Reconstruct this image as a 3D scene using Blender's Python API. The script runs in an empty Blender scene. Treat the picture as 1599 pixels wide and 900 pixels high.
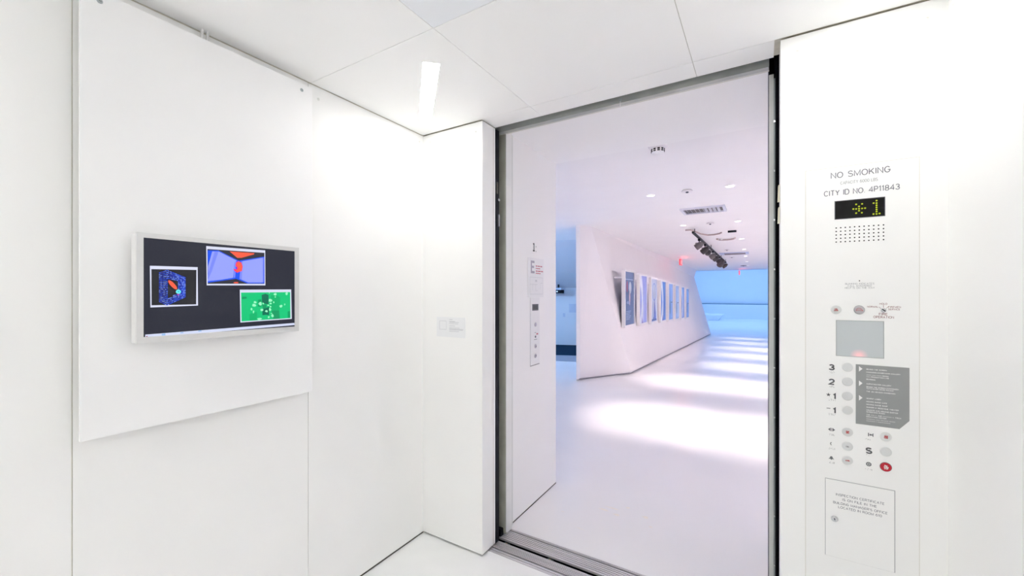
import bpy, bmesh, math, random
from mathutils import Vector

sc = bpy.context.scene
COL = sc.collection
random.seed(7)

# ------------------------------------------------------------------ camera
FPX, CXP, CYP, CAMH = 637.6, 799.5, 458.5, 1.5
YAW = math.atan2(387.5, 637.6)
cam = bpy.data.cameras.new('camera')
cam.sensor_fit = 'HORIZONTAL'; cam.sensor_width = 36.0
cam.lens = FPX / 1599.0 * 36.0
cam.shift_y = (CYP - 450.0) / 1599.0
cam.clip_start = 0.02; cam.clip_end = 200
camo = bpy.data.objects.new('camera', cam); COL.objects.link(camo)
camo.location = (0, 0, CAMH); camo.rotation_euler = (math.pi / 2, 0, YAW)
sc.camera = camo

# ------------------------------------------------------------------ world, exposure
w = bpy.data.worlds.new('world'); sc.world = w; w.use_nodes = True
w.node_tree.nodes['Background'].inputs[0].default_value = (0.55, 0.68, 1.0, 1)
w.node_tree.nodes['Background'].inputs[1].default_value = 0.05
vs = sc.view_settings
vs.view_transform = 'Standard'; vs.look = 'None'; vs.gamma = 1.0; vs.exposure = 0.2
vs.use_curve_mapping = False
sc.cycles.max_bounces = 12; sc.cycles.diffuse_bounces = 11; sc.cycles.glossy_bounces = 3
sc.cycles.use_adaptive_sampling = True; sc.cycles.adaptive_threshold = 0.03
sc.cycles.caustics_reflective = False; sc.cycles.caustics_refractive = False
sc.cycles.sample_clamp_indirect = 30.0
sc.cycles.use_denoising = True
sc.cycles.use_light_tree = False

CAR_LAMP = 25.0          # radiance of the fluorescent slots in the car ceiling
SPOT_W = 255.0           # recessed gallery downlights
TRACK_W = 9.0
WARM = (1.0, 0.845, 0.80)

def area(name, loc, rot, sx, sy, energy, color):
    l = bpy.data.lights.new(name, 'AREA'); l.shape = 'RECTANGLE'
    l.size = sx; l.size_y = sy; l.energy = energy; l.color = color
    o = bpy.data.objects.new(name, l); COL.objects.link(o)
    o.location = loc; o.rotation_euler = rot
    return o

# area light added for the lobby's blue tone, and the foyer's unseen blue lamp
area('lobby_wash_lamp', (-1.0, 31.0, 4.55), (0, 0, 0), 9, 11, 440, (0.32, 0.56, 1.0))
area('foyer_wash_lamp', (-6.2, 7.2, 2.2), (math.radians(78), 0, math.radians(-22)), 1.2, .6, 72, (0.34, 0.60, 1.0))
# unseen uplight added on the right as ambient fill for the gallery
area('gallery_wash_lamp', (1.95, 10.5, 2.10), (0, math.radians(165), 0), .3, 14.5, 80, (0.90, 0.93, 1.0))

# ------------------------------------------------------------------ helpers
def lin(c):
    return tuple((v / 12.92 if v <= 0.04045 else ((v + 0.055) / 1.055) ** 2.4) for v in (x / 255.0 for x in c))

MATS = {}
def mat(name, rgb, rough=0.5, metal=0.0, spec=0.5, noise=0.0, nscale=20.0, bump=0.0, coat=0.0, stretch=None):
    if name in MATS: return MATS[name]
    m = bpy.data.materials.new(name); m.use_nodes = True
    nt = m.node_tree; b = nt.nodes['Principled BSDF']
    c = lin(rgb) if max(rgb) > 1.0 else rgb
    b.inputs['Base Color'].default_value = (*c, 1)
    b.inputs['Roughness'].default_value = rough
    b.inputs['Metallic'].default_value = metal
    b.inputs['Specular IOR Level'].default_value = spec
    b.inputs['Coat Weight'].default_value = coat
    if noise or bump:
        tc = nt.nodes.new('ShaderNodeTexCoord'); n = nt.nodes.new('ShaderNodeTexNoise')
        n.inputs['Scale'].default_value = nscale; n.inputs['Detail'].default_value = 1
        if stretch:
            mp = nt.nodes.new('ShaderNodeMapping'); mp.inputs['Scale'].default_value = stretch
            nt.links.new(tc.outputs['Object'], mp.inputs[0]); nt.links.new(mp.outputs[0], n.inputs['Vector'])
        else:
            nt.links.new(tc.outputs['Object'], n.inputs['Vector'])
        if noise:
            r = nt.nodes.new('ShaderNodeValToRGB')
            r.color_ramp.elements[0].position = 0.3; r.color_ramp.elements[1].position = 0.7
            r.color_ramp.elements[0].color = (*[v * (1 - noise) for v in c], 1)
            r.color_ramp.elements[1].color = (*[min(1, v * (1 + noise * 0.5)) for v in c], 1)
            nt.links.new(n.outputs['Fac'], r.inputs[0]); nt.links.new(r.outputs[0], b.inputs['Base Color'])
        if bump:
            bp = nt.nodes.new('ShaderNodeBump'); bp.inputs['Strength'].default_value = bump
            bp.inputs['Distance'].default_value = 0.002
            nt.links.new(n.outputs['Fac'], bp.inputs['Height']); nt.links.new(bp.outputs[0], b.inputs['Normal'])
    MATS[name] = m
    return m

def emit(name, rgb, strength=0.87):
    if name in MATS: return MATS[name]
    m = bpy.data.materials.new(name); m.use_nodes = True
    b = m.node_tree.nodes['Principled BSDF']
    c = lin(rgb) if max(rgb) > 1.0 else rgb
    b.inputs['Base Color'].default_value = (0.01, 0.01, 0.01, 1)
    b.inputs['Roughness'].default_value = 0.35
    b.inputs['Specular IOR Level'].default_value = 0.25
    b.inputs['Emission Color'].default_value = (*c, 1)
    b.inputs['Emission Strength'].default_value = strength
    if strength < 10: m.cycles.emission_sampling = 'NONE'      # dim screens and lenses are found by bounces alone
    MATS[name] = m
    return m

class Fr:                                    # a plane in the place: origin, right, up, outward normal
    def __init__(s, o, u, v, n): s.o, s.u, s.v, s.n = map(Vector, (o, u, v, n))
    def p(s, a, b, c=0.0): return s.o + s.u * a + s.v * b + s.n * c
WX = lambda x: Fr((x, 0, 0), (0, 1, 0), (0, 0, 1), (1, 0, 0))        # faces +X, coordinates (Y, Z)
WY = lambda y: Fr((0, y, 0), (1, 0, 0), (0, 0, 1), (0, -1, 0))       # faces -Y, coordinates (X, Z)
CE = lambda z: Fr((0, 0, z), (1, 0, 0), (0, 1, 0), (0, 0, -1))       # faces down, coordinates (X, Y)

def ray(x, y):
    u = (x - CXP) / FPX; v = -(y - CYP) / FPX
    return Vector((-math.sin(YAW) + u * math.cos(YAW), math.cos(YAW) + u * math.sin(YAW), v))
def onX(X, x, y): r = ray(x, y) * (X / ray(x, y)[0]); return (r[1], r[2] + CAMH)     # -> (Y, Z) on a plane X
def onY(Y, x, y): r = ray(x, y) * (Y / ray(x, y)[1]); return (r[0], r[2] + CAMH)     # -> (X, Z) on a plane Y

def _arc(cx, cy, rx, ry, a0, a1, n=10):
    return [(cx + rx * math.cos(math.radians(a0 + (a1 - a0) * i / n)), cy + ry * math.sin(math.radians(a0 + (a1 - a0) * i / n))) for i in range(n + 1)]
_P = lambda *v: [(v[i], v[i + 1]) for i in range(0, len(v), 2)]
GLYPH = {
 'A': (1., [_P(0, 0, .5, 1, 1, 0), _P(.2, .36, .8, .36)]),
 'B': (.85, [_P(0, 0, 0, 1, .55, 1) + _arc(.55, .76, .25, .24, 90, -90) + _P(0, .52), _P(.55, .52) + _arc(.57, .26, .28, .26, 90, -90) + _P(0, 0)]),
 'C': (1., [_arc(.5, .5, .5, .5, 40, 320, 18)]),
 'D': (.95, [_P(0, 0, 0, 1, .5, 1) + _arc(.5, .5, .45, .5, 90, -90, 12) + _P(0, 0)]),
 'E': (.78, [_P(.78, 1, 0, 1, 0, 0, .78, 0), _P(0, .52, .7, .52)]),
 'F': (.75, [_P(.75, 1, 0, 1, 0, 0), _P(0, .5, .66, .5)]),
 'G': (1.02, [_arc(.5, .5, .5, .5, 40, 335, 18) + _P(.97, .46, .58, .46)]),
 'H': (.88, [_P(0, 0, 0, 1), _P(.88, 0, .88, 1), _P(0, .52, .88, .52)]),
 'I': (.06, [_P(.03, 0, .03, 1)]),
 'J': (.6, [_P(.6, 1, .6, .3) + _arc(.3, .3, .3, .3, 0, -180)]),
 'K': (.88, [_P(0, 0, 0, 1), _P(.85, 1, 0, .36), _P(.3, .6, .88, 0)]),
 'L': (.72, [_P(0, 1, 0, 0, .72, 0)]),
 'M': (1.1, [_P(0, 0, 0, 1, .55, .1, 1.1, 1, 1.1, 0)]),
 'N': (.92, [_P(0, 0, 0, 1, .92, 0, .92, 1)]),
 'O': (1.08, [_arc(.54, .5, .54, .5, 90, 450, 22)]),
 'P': (.82, [_P(0, 0, 0, 1, .52, 1) + _arc(.52, .73, .3, .27, 90, -90) + _P(0, .46)]),
 'R': (.88, [_P(0, 0, 0, 1, .52, 1) + _arc(.52, .74, .3, .26, 90, -90) + _P(0, .48), _P(.5, .48, .88, 0)]),
 'S': (.88, [_arc(.44, .75, .40, .25, 20, 270, 12) + _arc(.44, .25, .44, .25, 90, -160, 12)]),
 'T': (.88, [_P(0, 1, .88, 1), _P(.44, 1, .44, 0)]),
 'U': (.88, [_P(0, 1, 0, .4) + _arc(.44, .4, .44, .4, 180, 360, 12) + _P(.88, 1)]),
 'V': (.95, [_P(0, 1, .475, 0, .95, 1)]),
 'W': (1.35, [_P(0, 1, .34, 0, .675, .95, 1.01, 0, 1.35, 1)]),
 'X': (.9, [_P(0, 0, .9, 1), _P(0, 1, .9, 0)]),
 'Y': (.92, [_P(0, 1, .46, .48, .92, 1), _P(.46, .48, .46, 0)]),
 '0': (.9, [_arc(.45, .5, .45, .5, 90, 450, 20)]),
 '1': (.36, [_P(0, .78, .28, 1, .28, 0)]),
 '2': (.85, [_arc(.43, .7, .41, .3, 170, -40, 12) + _P(0, 0, .86, 0)]),
 '3': (.85, [_arc(.42, .75, .36, .25, 160, -90, 10) + _arc(.42, .25, .42, .25, 90, -165, 12)]),
 '4': (.9, [_P(.68, 0, .68, 1, 0, .28, .92, .28)]),
 '6': (.86, [_arc(.43, .32, .42, .32, 0, 360, 16), _arc(.5, .36, .49, .63, 60, 180, 10)]),
 '8': (.86, [_arc(.43, .75, .36, .25, 90, 450, 16), _arc(.43, .25, .43, .25, 90, 450, 16)]),
 '.': (.08, [_P(0, .05, .10, .05)]), ',': (.08, [_P(.08, .08, 0, -.15)]), "'": (.06, [_P(.03, 1, .03, .7)]),
 '(': (.25, [_arc(.4, .5, .36, .6, 130, 230)]), ')': (.25, [_arc(-.15, .5, .36, .6, 50, -50)]), '~': (.8, [_P(0, .3, .8, .3), _P(0, .75, .8, .75)]), ' ': (.42, [])}

class MB:
    def __init__(s): s.v = []; s.f = []; s.m = []; s.mats = []
    def mi(s, m):
        if m is None: return 0
        if m not in s.mats: s.mats.append(m)
        return s.mats.index(m)
    def face(s, pts, m=None):
        k = len(s.v); s.v += [Vector(p) for p in pts]; s.f.append(list(range(k, k + len(pts)))); s.m.append(s.mi(m)); return s
    def box(s, x0, x1, y0, y1, z0, z1, m=None):
        k = len(s.v); i = s.mi(m)
        s.v += [Vector((x, y, z)) for z in (z0, z1) for y in (y0, y1) for x in (x0, x1)]
        for q in ((0, 2, 3, 1), (4, 5, 7, 6), (0, 1, 5, 4), (2, 6, 7, 3), (0, 4, 6, 2), (1, 3, 7, 5)):
            s.f.append([k + a for a in q]); s.m.append(i)
        return s
    def prism(s, lo, hi, m=None):            # two matching loops of 3D points
        k = len(s.v); n = len(lo); i = s.mi(m)
        s.v += [Vector(p) for p in lo] + [Vector(p) for p in hi]
        s.f.append([k + a for a in range(n)][::-1]); s.f.append([k + n + a for a in range(n)]); s.m += [i, i]
        for a in range(n):
            b = (a + 1) % n
            s.f.append([k + a, k + b, k + n + b, k + n + a]); s.m.append(i)
        return s
    def poly(s, fr, pts, c0, c1=None, m=None):
        if c1 is None: return s.face([fr.p(a, b, c0) for a, b in pts], m)
        return s.prism([fr.p(a, b, c0) for a, b in pts], [fr.p(a, b, c1) for a, b in pts], m)
    def rect(s, fr, a0, a1, b0, b1, c0, c1=None, m=None):
        return s.poly(fr, [(a0, b0), (a1, b0), (a1, b1), (a0, b1)], c0, c1, m)
    def disc(s, fr, a, b, r, c0, c1=None, m=None, seg=24, rb=None, rot=0.0):
        rb = rb or r; cr, sr = math.cos(rot), math.sin(rot); pts = []
        for i in range(seg):
            t = 2 * math.pi * i / seg; x, y = r * math.cos(t), rb * math.sin(t)
            pts.append((a + x * cr - y * sr, b + x * sr + y * cr))
        return s.poly(fr, pts, c0, c1, m)
    def lathe(s, fr, a, b, prof, m=None, seg=24):   # prof: list of (radius, height along normal); last closes
        k = len(s.v); i = s.mi(m); n = len(prof)
        for r, c in prof:
            s.v += [fr.p(a + r * math.cos(2 * math.pi * j / seg), b + r * math.sin(2 * math.pi * j / seg), c) for j in range(seg)]
        for q in range(n - 1):
            for j in range(seg):
                j2 = (j + 1) % seg
                s.f.append([k + q * seg + j, k + q * seg + j2, k + (q + 1) * seg + j2, k + (q + 1) * seg + j]); s.m.append(i)
        s.f.append([k + (n - 1) * seg + j for j in range(seg)]); s.m.append(i)
        s.f.append([k + j for j in range(seg)][::-1]); s.m.append(i)
        return s
    def line(s, fr, a0, b0, a1, b1, wd, c, m=None):
        dx, dy = a1 - a0, b1 - b0; L = math.hypot(dx, dy) or 1; nx, ny = -dy / L * wd / 2, dx / L * wd / 2
        return s.poly(fr, [(a0 + nx, b0 + ny), (a0 - nx, b0 - ny), (a1 - nx, b1 - ny), (a1 + nx, b1 + ny)], c, None, m)
    def tube(s, path, r, m=None, seg=10):
        path = [Vector(p) for p in path]; k = len(s.v); i = s.mi(m)
        for q, p in enumerate(path):
            t = (path[min(q + 1, len(path) - 1)] - path[max(q - 1, 0)]).normalized()
            a = t.cross(Vector((0, 0, 1)));
            if a.length < 1e-3: a = t.cross(Vector((1, 0, 0)))
            a.normalize(); b = t.cross(a)
            s.v += [p + a * r * math.cos(2 * math.pi * j / seg) + b * r * math.sin(2 * math.pi * j / seg) for j in range(seg)]
        for q in range(len(path) - 1):
            for j in range(seg):
                j2 = (j + 1) % seg
                s.f.append([k + q * seg + j, k + (q + 1) * seg + j, k + (q + 1) * seg + j2, k + q * seg + j2]); s.m.append(i)
        s.f.append([k + j for j in range(seg)]); s.f.append([k + (len(path) - 1) * seg + j for j in range(seg)][::-1]); s.m += [i, i]
        return s
    def text(s, fr, txt, a, b, size, c, m=None, sx=1.35, align='CENTER', fit=None, weight=.115):
        # engraved monoline lettering: size is the em, capitals are 0.7 of it
        h = size * .70; wd = h * weight * 1.25
        adv, segs = 0.0, []
        for ch in txt:
            gw, strokes = GLYPH.get(ch, (.45, []))
            for st in strokes: segs.append([(adv + p[0], p[1]) for p in st])
            adv += gw + .34
        adv = max(.1, adv - .34)
        kx = fit / adv if fit else h * sx * .72
        x0 = a - (adv * kx / 2 if align == 'CENTER' else 0)
        i = s.mi(m)
        for st in segs:
            pts = [(x0 + p[0] * kx, b + p[1] * h) for p in st]; n = len(pts); L, R = [], []
            for q in range(n):
                p0, p1 = pts[max(q - 1, 0)], pts[min(q + 1, n - 1)]
                if q == 0: d0 = d1 = (pts[1][0] - pts[0][0], pts[1][1] - pts[0][1])
                elif q == n - 1: d0 = d1 = (pts[q][0] - pts[q - 1][0], pts[q][1] - pts[q - 1][1])
                else: d0 = (pts[q][0] - p0[0], pts[q][1] - p0[1]); d1 = (p1[0] - pts[q][0], p1[1] - pts[q][1])
                l0 = math.hypot(*d0) or 1; l1 = math.hypot(*d1) or 1
                n0 = (-d0[1] / l0, d0[0] / l0); n1 = (-d1[1] / l1, d1[0] / l1)
                mx, my = n0[0] + n1[0], n0[1] + n1[1]; ml = math.hypot(mx, my) or 1; mx /= ml; my /= ml
                k = wd / 2 / max(.45, mx * n0[0] + my * n0[1])
                L.append((pts[q][0] + mx * k, pts[q][1] + my * k)); R.append((pts[q][0] - mx * k, pts[q][1] - my * k))
            for q in range(n - 1):
                s.face([fr.p(*L[q], c), fr.p(*R[q], c), fr.p(*R[q + 1], c), fr.p(*L[q + 1], c)], m)
        return s
    def build(s, name, m=None, parent=None, bevel=0.0, smooth=False, origin=None, flip=True):
        me = bpy.data.meshes.new(name)
        if parent is not None:
            off = Vector((0, 0, 0)); q = parent
            while q is not None: off += q.location; q = q.parent
        elif origin is not None: off = Vector(origin)
        else:
            lo = [min(v[i] for v in s.v) for i in range(3)]; hi = [max(v[i] for v in s.v) for i in range(3)]
            off = Vector(((lo[0] + hi[0]) / 2, (lo[1] + hi[1]) / 2, lo[2]))
        loc = Vector((0, 0, 0)) if (parent is None or origin is None) else Vector(origin) - off
        if parent is None: loc = off
        base = off if (parent is None or origin is None) else Vector(origin)
        me.from_pydata([v - base for v in s.v], [], s.f)
        if s.mats:
            for q in s.mats: me.materials.append(q)
            for p, i in zip(me.polygons, s.m): p.material_index = i
        if m is not None and not s.mats: me.materials.append(m)
        bm = bmesh.new(); bm.from_mesh(me)
        if bevel:
            bmesh.ops.bevel(bm, geom=list(bm.edges), offset=bevel, segments=2, profile=0.6, affect='EDGES')
        if flip: bmesh.ops.recalc_face_normals(bm, faces=list(bm.faces))
        bm.to_mesh(me); bm.free()
        if smooth:
            for p in me.polygons: p.use_smooth = True
            try: me.set_sharp_from_angle(angle=math.radians(35))
            except Exception: pass
        o = bpy.data.objects.new(name, me); COL.objects.link(o)
        o.location = loc
        if parent is not None: o.parent = parent
        return o

def tag(o, label=None, cat=None, group=None, kind=None):
    if label: o['label'] = label
    if cat: o['category'] = cat
    if group: o['group'] = group
    if kind: o['kind'] = kind
    return o
def thing(name, loc, label, cat, group=None, kind=None):
    o = bpy.data.objects.new(name, None); COL.objects.link(o); o.location = loc; o.empty_display_size = 0.05
    return tag(o, label, cat, group, kind)
def struct(o, label): return tag(o, label, None, None, 'structure')
def dup(o, parent=None):
    c = o.copy(); COL.objects.link(c); c.parent = parent
    for ch in o.children: dup(ch, c)
    return c

# ------------------------------------------------------------------ materials
white = mat('white_laminate', (0.94, 0.94, 0.93), 0.45, noise=0.012, nscale=3.0)
white2 = mat('white_board', (0.94, 0.942, 0.944), 0.42, noise=0.01, nscale=2.5)
ceilw = mat('white_ceiling_panel', (0.945, 0.945, 0.938), 0.55, noise=0.01, nscale=3.0)
ceilb = mat('cool_ceiling_hatch', (0.86, 0.885, 0.92), 0.5, noise=0.01, nscale=3.0)  # bluish reflection put into the colour of the middle panels
seam = mat('seam_backing', (0.66, 0.63, 0.55), 0.8, noise=0.1, nscale=30)
gapm = mat('shadow_gap_backing', (0.10, 0.095, 0.08), 0.8, noise=0.1, nscale=30)
black = mat('black_hoistway', (0.005, 0.005, 0.007), 0.8, spec=0.05, noise=0.2, nscale=15)
blackm = mat('black_rubber', (0.010, 0.011, 0.016), 0.5, spec=0.12, noise=0.2, nscale=40)
carfloor = mat('pale_car_floor', (0.91, 0.92, 0.918), 0.4, noise=0.03, nscale=5.0)
epoxy = mat('white_epoxy_floor', (0.875, 0.868, 0.88), 0.22, noise=0.025, nscale=1.4, spec=0.5)
galw = mat('gallery_white_paint', (0.865, 0.835, 0.845), 0.6, noise=0.01, nscale=2.0)
galc = mat('gallery_ceiling_paint', (0.91, 0.903, 0.910), 0.75, noise=0.01, nscale=2.0)
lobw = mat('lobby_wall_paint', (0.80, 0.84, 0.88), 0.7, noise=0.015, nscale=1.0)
alu = mat('brushed_aluminium', (0.66, 0.64, 0.67), 0.42, metal=0.35, noise=0.12, nscale=60, stretch=(0.05, 1, 1))
grooved = mat('groove_dark', (0.02, 0.02, 0.022), 0.6, noise=0.3, nscale=40)
steelg = mat('grey_green_header_steel', (0.42, 0.44, 0.42), 0.45, metal=0.25, noise=0.12, nscale=9)
olive = mat('olive_galvanised', (0.60, 0.60, 0.52), 0.5, metal=0.2, noise=0.1, nscale=12)
light_steel = mat('light_painted_steel', (0.74, 0.75, 0.74), 0.4, noise=0.04, nscale=10)
chrome = mat('chrome', (0.62, 0.63, 0.65), 0.22, metal=1.0, noise=0.05, nscale=50)
screwm = mat('screw_steel', (0.45, 0.50, 0.52), 0.3, metal=0.9, noise=0.1, nscale=80)
whitesc = mat('painted_screw', (0.86, 0.86, 0.83), 0.5, noise=0.05, nscale=80)
cream = mat('cream_plastic', (0.83, 0.80, 0.63), 0.5, noise=0.04, nscale=30)
plate = mat('panel_plate_white', (0.915, 0.916, 0.908), 0.42, noise=0.01, nscale=4)
grey_txt = mat('grey_lettering', (0.20, 0.20, 0.24), 0.6, noise=0.02, nscale=50)
dark_txt = mat('dark_lettering', (0.10, 0.10, 0.11), 0.6, noise=0.02, nscale=50)
mid_txt = mat('mid_grey_lettering', (0.42, 0.43, 0.45), 0.6, noise=0.02, nscale=50)
pale_txt = mat('pale_grey_lettering', (0.66, 0.67, 0.70), 0.6, noise=0.02, nscale=50)
red_txt = mat('red_lettering', (0.55, 0.04, 0.05), 0.6, noise=0.02, nscale=50)
maroon = mat('maroon_lettering', (0.28, 0.09, 0.10), 0.6, noise=0.02, nscale=50)
white_txt = mat('white_lettering', (0.90, 0.90, 0.90), 0.6, noise=0.02, nscale=50)

# ------------------------------------------------------------------ the car: shell
XL, XR, YF, YB, ZC = -1.803, 0.530, 1.897, -1.155, 2.488
XD0, XD1, YE = -1.350, 0.068, 2.028        # door opening in the car front, end of its return

fl = MB().box(XL - .06, XR + .06, YB - .06, 1.962, -.06, 0).build('floor', carfloor)
struct(fl, 'pale grey-white seamless floor of the elevator car')

def side_wall(name, label, x0, sgn, seams, zt=2.4835):
    t = thing(name, (x0, (YB + YF) / 2, 0), label, None, None, 'structure')
    xa, xb = (x0 - .06, x0 - .0035) if sgn > 0 else (x0 + .0035, x0 + .06)
    MB().box(xa, xb, YB - .06, YF + .02, -.02, ZC + .05).build('backing', seam if sgn else seam, t)
    for i in range(len(seams) - 1):
        ya, yb = seams[i] + .0013, seams[i + 1] - .0013
        xa, xb = (x0 - .0155, x0) if sgn > 0 else (x0, x0 + .0155)
        MB().box(xa, xb, ya, yb, .011, zt).build('panel', white, t)
    # dark strip in the shadow gap along the floor
    xa, xb = (x0 - .004, x0 - .0022) if sgn > 0 else (x0 + .0022, x0 + .004)
    MB().box(xa, xb, YB, YF, 0, .0105).build('floor_gap', gapm, t)
    return t
wl = side_wall('wall_left', 'white laminate panel wall of the car carrying the monitor', XL, 1, [YB, -.3935, .3695, 1.1345, YF + .0014])
wr = side_wall('wall_right', 'white laminate car wall at the right edge of the view', XR, -1, [YB, -.3935, .3695, 1.1345, YF + .0014])
def screw(fr, a, b, parent, m=screwm, r=.006):
    o = MB().lathe(fr, a, b, [(r, 0), (r, .0008), (r * .8, .002), (r * .35, .0026)], m, 14).build('screw', None, parent, smooth=True)
    MB().line(fr, a - r * .5, b + r * .2, a + r * .5, b - r * .2, r * .22, .0030, seam if m is not screwm else gapm).build('slot', None, o)
    return o
for a, b in ((1.186, 2.428), (1.863, 2.440)): screw(WX(XL), a, b, wl, whitesc)
screw(Fr((XR, 0, 0), (0, -1, 0), (0, 0, 1), (-1, 0, 0)), -1.849, 2.424, wr, whitesc)

wb = thing('wall_back', ((XL + XR) / 2, YB, 0), 'white laminate rear wall of the car behind the viewpoint', None, None, 'structure')
MB().box(XL, XR, YB - .06, YB - .016, -.02, ZC + .05).build('backing', seam, wb)
for i in range(3):
    xa = XL + i * .7777 + .0015; MB().box(xa, xa + .7747, YB - .0155, YB, .011, 2.4835).build('panel', white, wb)

# front piers either side of the door
wfl = thing('wall_front_left', (-1.58, YF, 0), 'narrow white pier left of the open elevator doorway', None, None, 'structure')
MB().box(XL, XD0, YF, YE, .011, 2.4835).build('panel', white, wfl)
MB().box(XL + .004, XD0 - .008, YF + .012, YE - .006, 0, .011).build('floor_gap', gapm, wfl)
MB().box(XL, XD0 - .008, YF + .012, YE - .006, 2.4835, ZC).build('ceiling_gap', seam, wfl)
MB().box(XL - .06, -1.505, YE, YE + .03, -.02, ZC + .05).build('backing', black, wfl)
for a, b in ((-1.744, 2.437), (-1.396, 2.429)): screw(WY(YF), a, b, wfl, whitesc)
MB().rect(WX(XD0), YE - .022, YE - .019, .012, 2.478, .0002, .0004).build('seam', seam, wfl)

wfr = thing('wall_front_right', (0.30, YF, 0), 'white pier right of the doorway holding the control panel', None, None, 'structure')
MB().box(XD1, XR, YF, YE, .011, 2.4835).build('panel', white, wfr)
MB().box(XD1 + .008, XR - .004, YF + .012, YE - .006, 0, .011).build('floor_gap', gapm, wfr)
MB().box(XD1 + .008, XR, YF + .012, YE - .006, 2.4835, ZC).build('ceiling_gap', seam, wfr)
MB().box(XD1 + .03, XR + .06, YE, YE + .03, -.02, ZC + .05).build('backing', black, wfr)
for a, b in ((.121, 2.425), (.480, 2.426)): screw(WY(YF), a, b, wfr, whitesc)

# ceiling of separate panels with open joints
cl = thing('ceiling', ((XL + XR) / 2, .75, ZC), 'white panelled ceiling of the elevator car', None, None, 'structure')
MB().box(XL - .06, XR + .06, YB - .06, YE - .004, ZC + .0045, ZC + .06).build('backing', seam, cl)
xs = [XL, -1.0395, -.2465, XR]; ys = [YB, -.3785, .3845, 1.1465, 1.8920]
g = .0012
SLOT = [(-1.230, 1.292), (-1.177, 1.340), (-1.606, 1.754), (-1.656, 1.705)]
# corner panels have a diagonal slot for the lamp, cut as polygons around it
def mirror(pts, mx, my):
    cx, cy = (XL + XR) / 2, (YB + YF) / 2
    out = [((2 * cx - x) if mx else x, (2 * cy - y) if my else y) for x, y in pts]
    return out
for i in range(3):
    for j in range(4):
        a0, a1, b0, b1 = xs[i] + g, xs[i + 1] - g, ys[j] + g, ys[j + 1] - g
        if i in (0, 2) and j in (0, 3):
            sl = mirror(SLOT, i == 2, j == 0)
            cx = sum(p[0] for p in sl) / 4; cy = sum(p[1] for p in sl) / 4
            sl = sorted(sl, key=lambda p: math.atan2(p[1] - cy, p[0] - cx))
            co = [(a0, b0), (a1, b0), (a1, b1), (a0, b1)]
            # ring of quads between the slot and the panel border
            best = min(range(4), key=lambda k: sum((co[(q + k) % 4][0] - sl[q][0]) ** 2 + (co[(q + k) % 4][1] - sl[q][1]) ** 2 for q in range(4)))
            mb = MB()
            for z, flipz in ((ZC, 0), (ZC + .0155, 1)):
                for q in range(4):
                    c0, c1 = co[(q + best) % 4], co[(q + 1 + best) % 4]; s0, s1 = sl[q], sl[(q + 1) % 4]
                    mb.face([(*c0, z), (*c1, z), (*s1, z), (*s0, z)])
            for q in range(4):
                c0, c1 = co[q], co[(q + 1) % 4]
                mb.face([(*c0, ZC), (*c1, ZC), (*c1, ZC + .0155), (*c0, ZC + .0155)])
            mb.build('panel', ceilw, cl)
        else:
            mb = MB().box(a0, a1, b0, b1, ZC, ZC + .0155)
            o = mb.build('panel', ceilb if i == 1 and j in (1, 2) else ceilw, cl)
# front strip over the doorway, split at the same joints
for a0, a1 in ((XD0 + .0, -1.0395 - g), (-1.0395 + g, -.2465 - g), (-.2465 + g, .048)):
    MB().box(a0, a1, 1.8920 + g, YE, ZC, ZC + .05).build('edge_panel', ceilw, cl)
MB().box(.0485, XD1 + .03, 1.893, YE - .03, ZC + .01, ZC + .05).build('filler', mat('beige_filler', (0.55, 0.49, 0.43), 0.7, noise=0.06, nscale=20), cl)

# lamps: diagonal fluorescent slots
lampm = emit('lamp_diffuser', (1.0, 0.985, 0.955), CAR_LAMP)
lampr = emit('lamp_diffuser_fresh_tube', (1.0, 0.985, 0.955), CAR_LAMP * 1.35)    # rear pair raised above the front to brighten the left wall
names = {(0, 1): 'glowing diagonal lamp slot in the ceiling corner above the left pier',
         (1, 1): 'glowing diagonal lamp slot above the control panel, out of view overhead',
         (0, 0): 'glowing diagonal lamp slot in the rear left ceiling corner behind the viewpoint',
         (1, 0): 'glowing diagonal lamp slot in the rear right ceiling corner behind the viewpoint'}
for mx in (0, 1):
    for fy in (1, 0):
        sl = mirror(SLOT, mx, not fy)
        cx = sum(p[0] for p in sl) / 4; cy = sum(p[1] for p in sl) / 4
        t = thing('ceiling_lamp', (cx, cy, ZC), names[(mx, fy)], 'lamp', 'diagonal ceiling lamps of the car')
        sm = [(cx + (x - cx) * .985, cy + (y - cy) * .985) for x, y in sl]
        MB().prism([(x, y, ZC + .001) for x, y in sm], [(x, y, ZC + .012) for x, y in sm]).build('diffuser', lampm if fy else lampr, t)
        hs = MB()
        for q in range(4):
            p, r_ = sl[q], sl[(q + 1) % 4]; p2, r2 = sm[q], sm[(q + 1) % 4]
            hs.face([(*p, ZC + .0005), (*r_, ZC + .0005), (*r2, ZC + .003), (*p2, ZC + .003)])
        hs.build('slot_rim', white, t)

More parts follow.
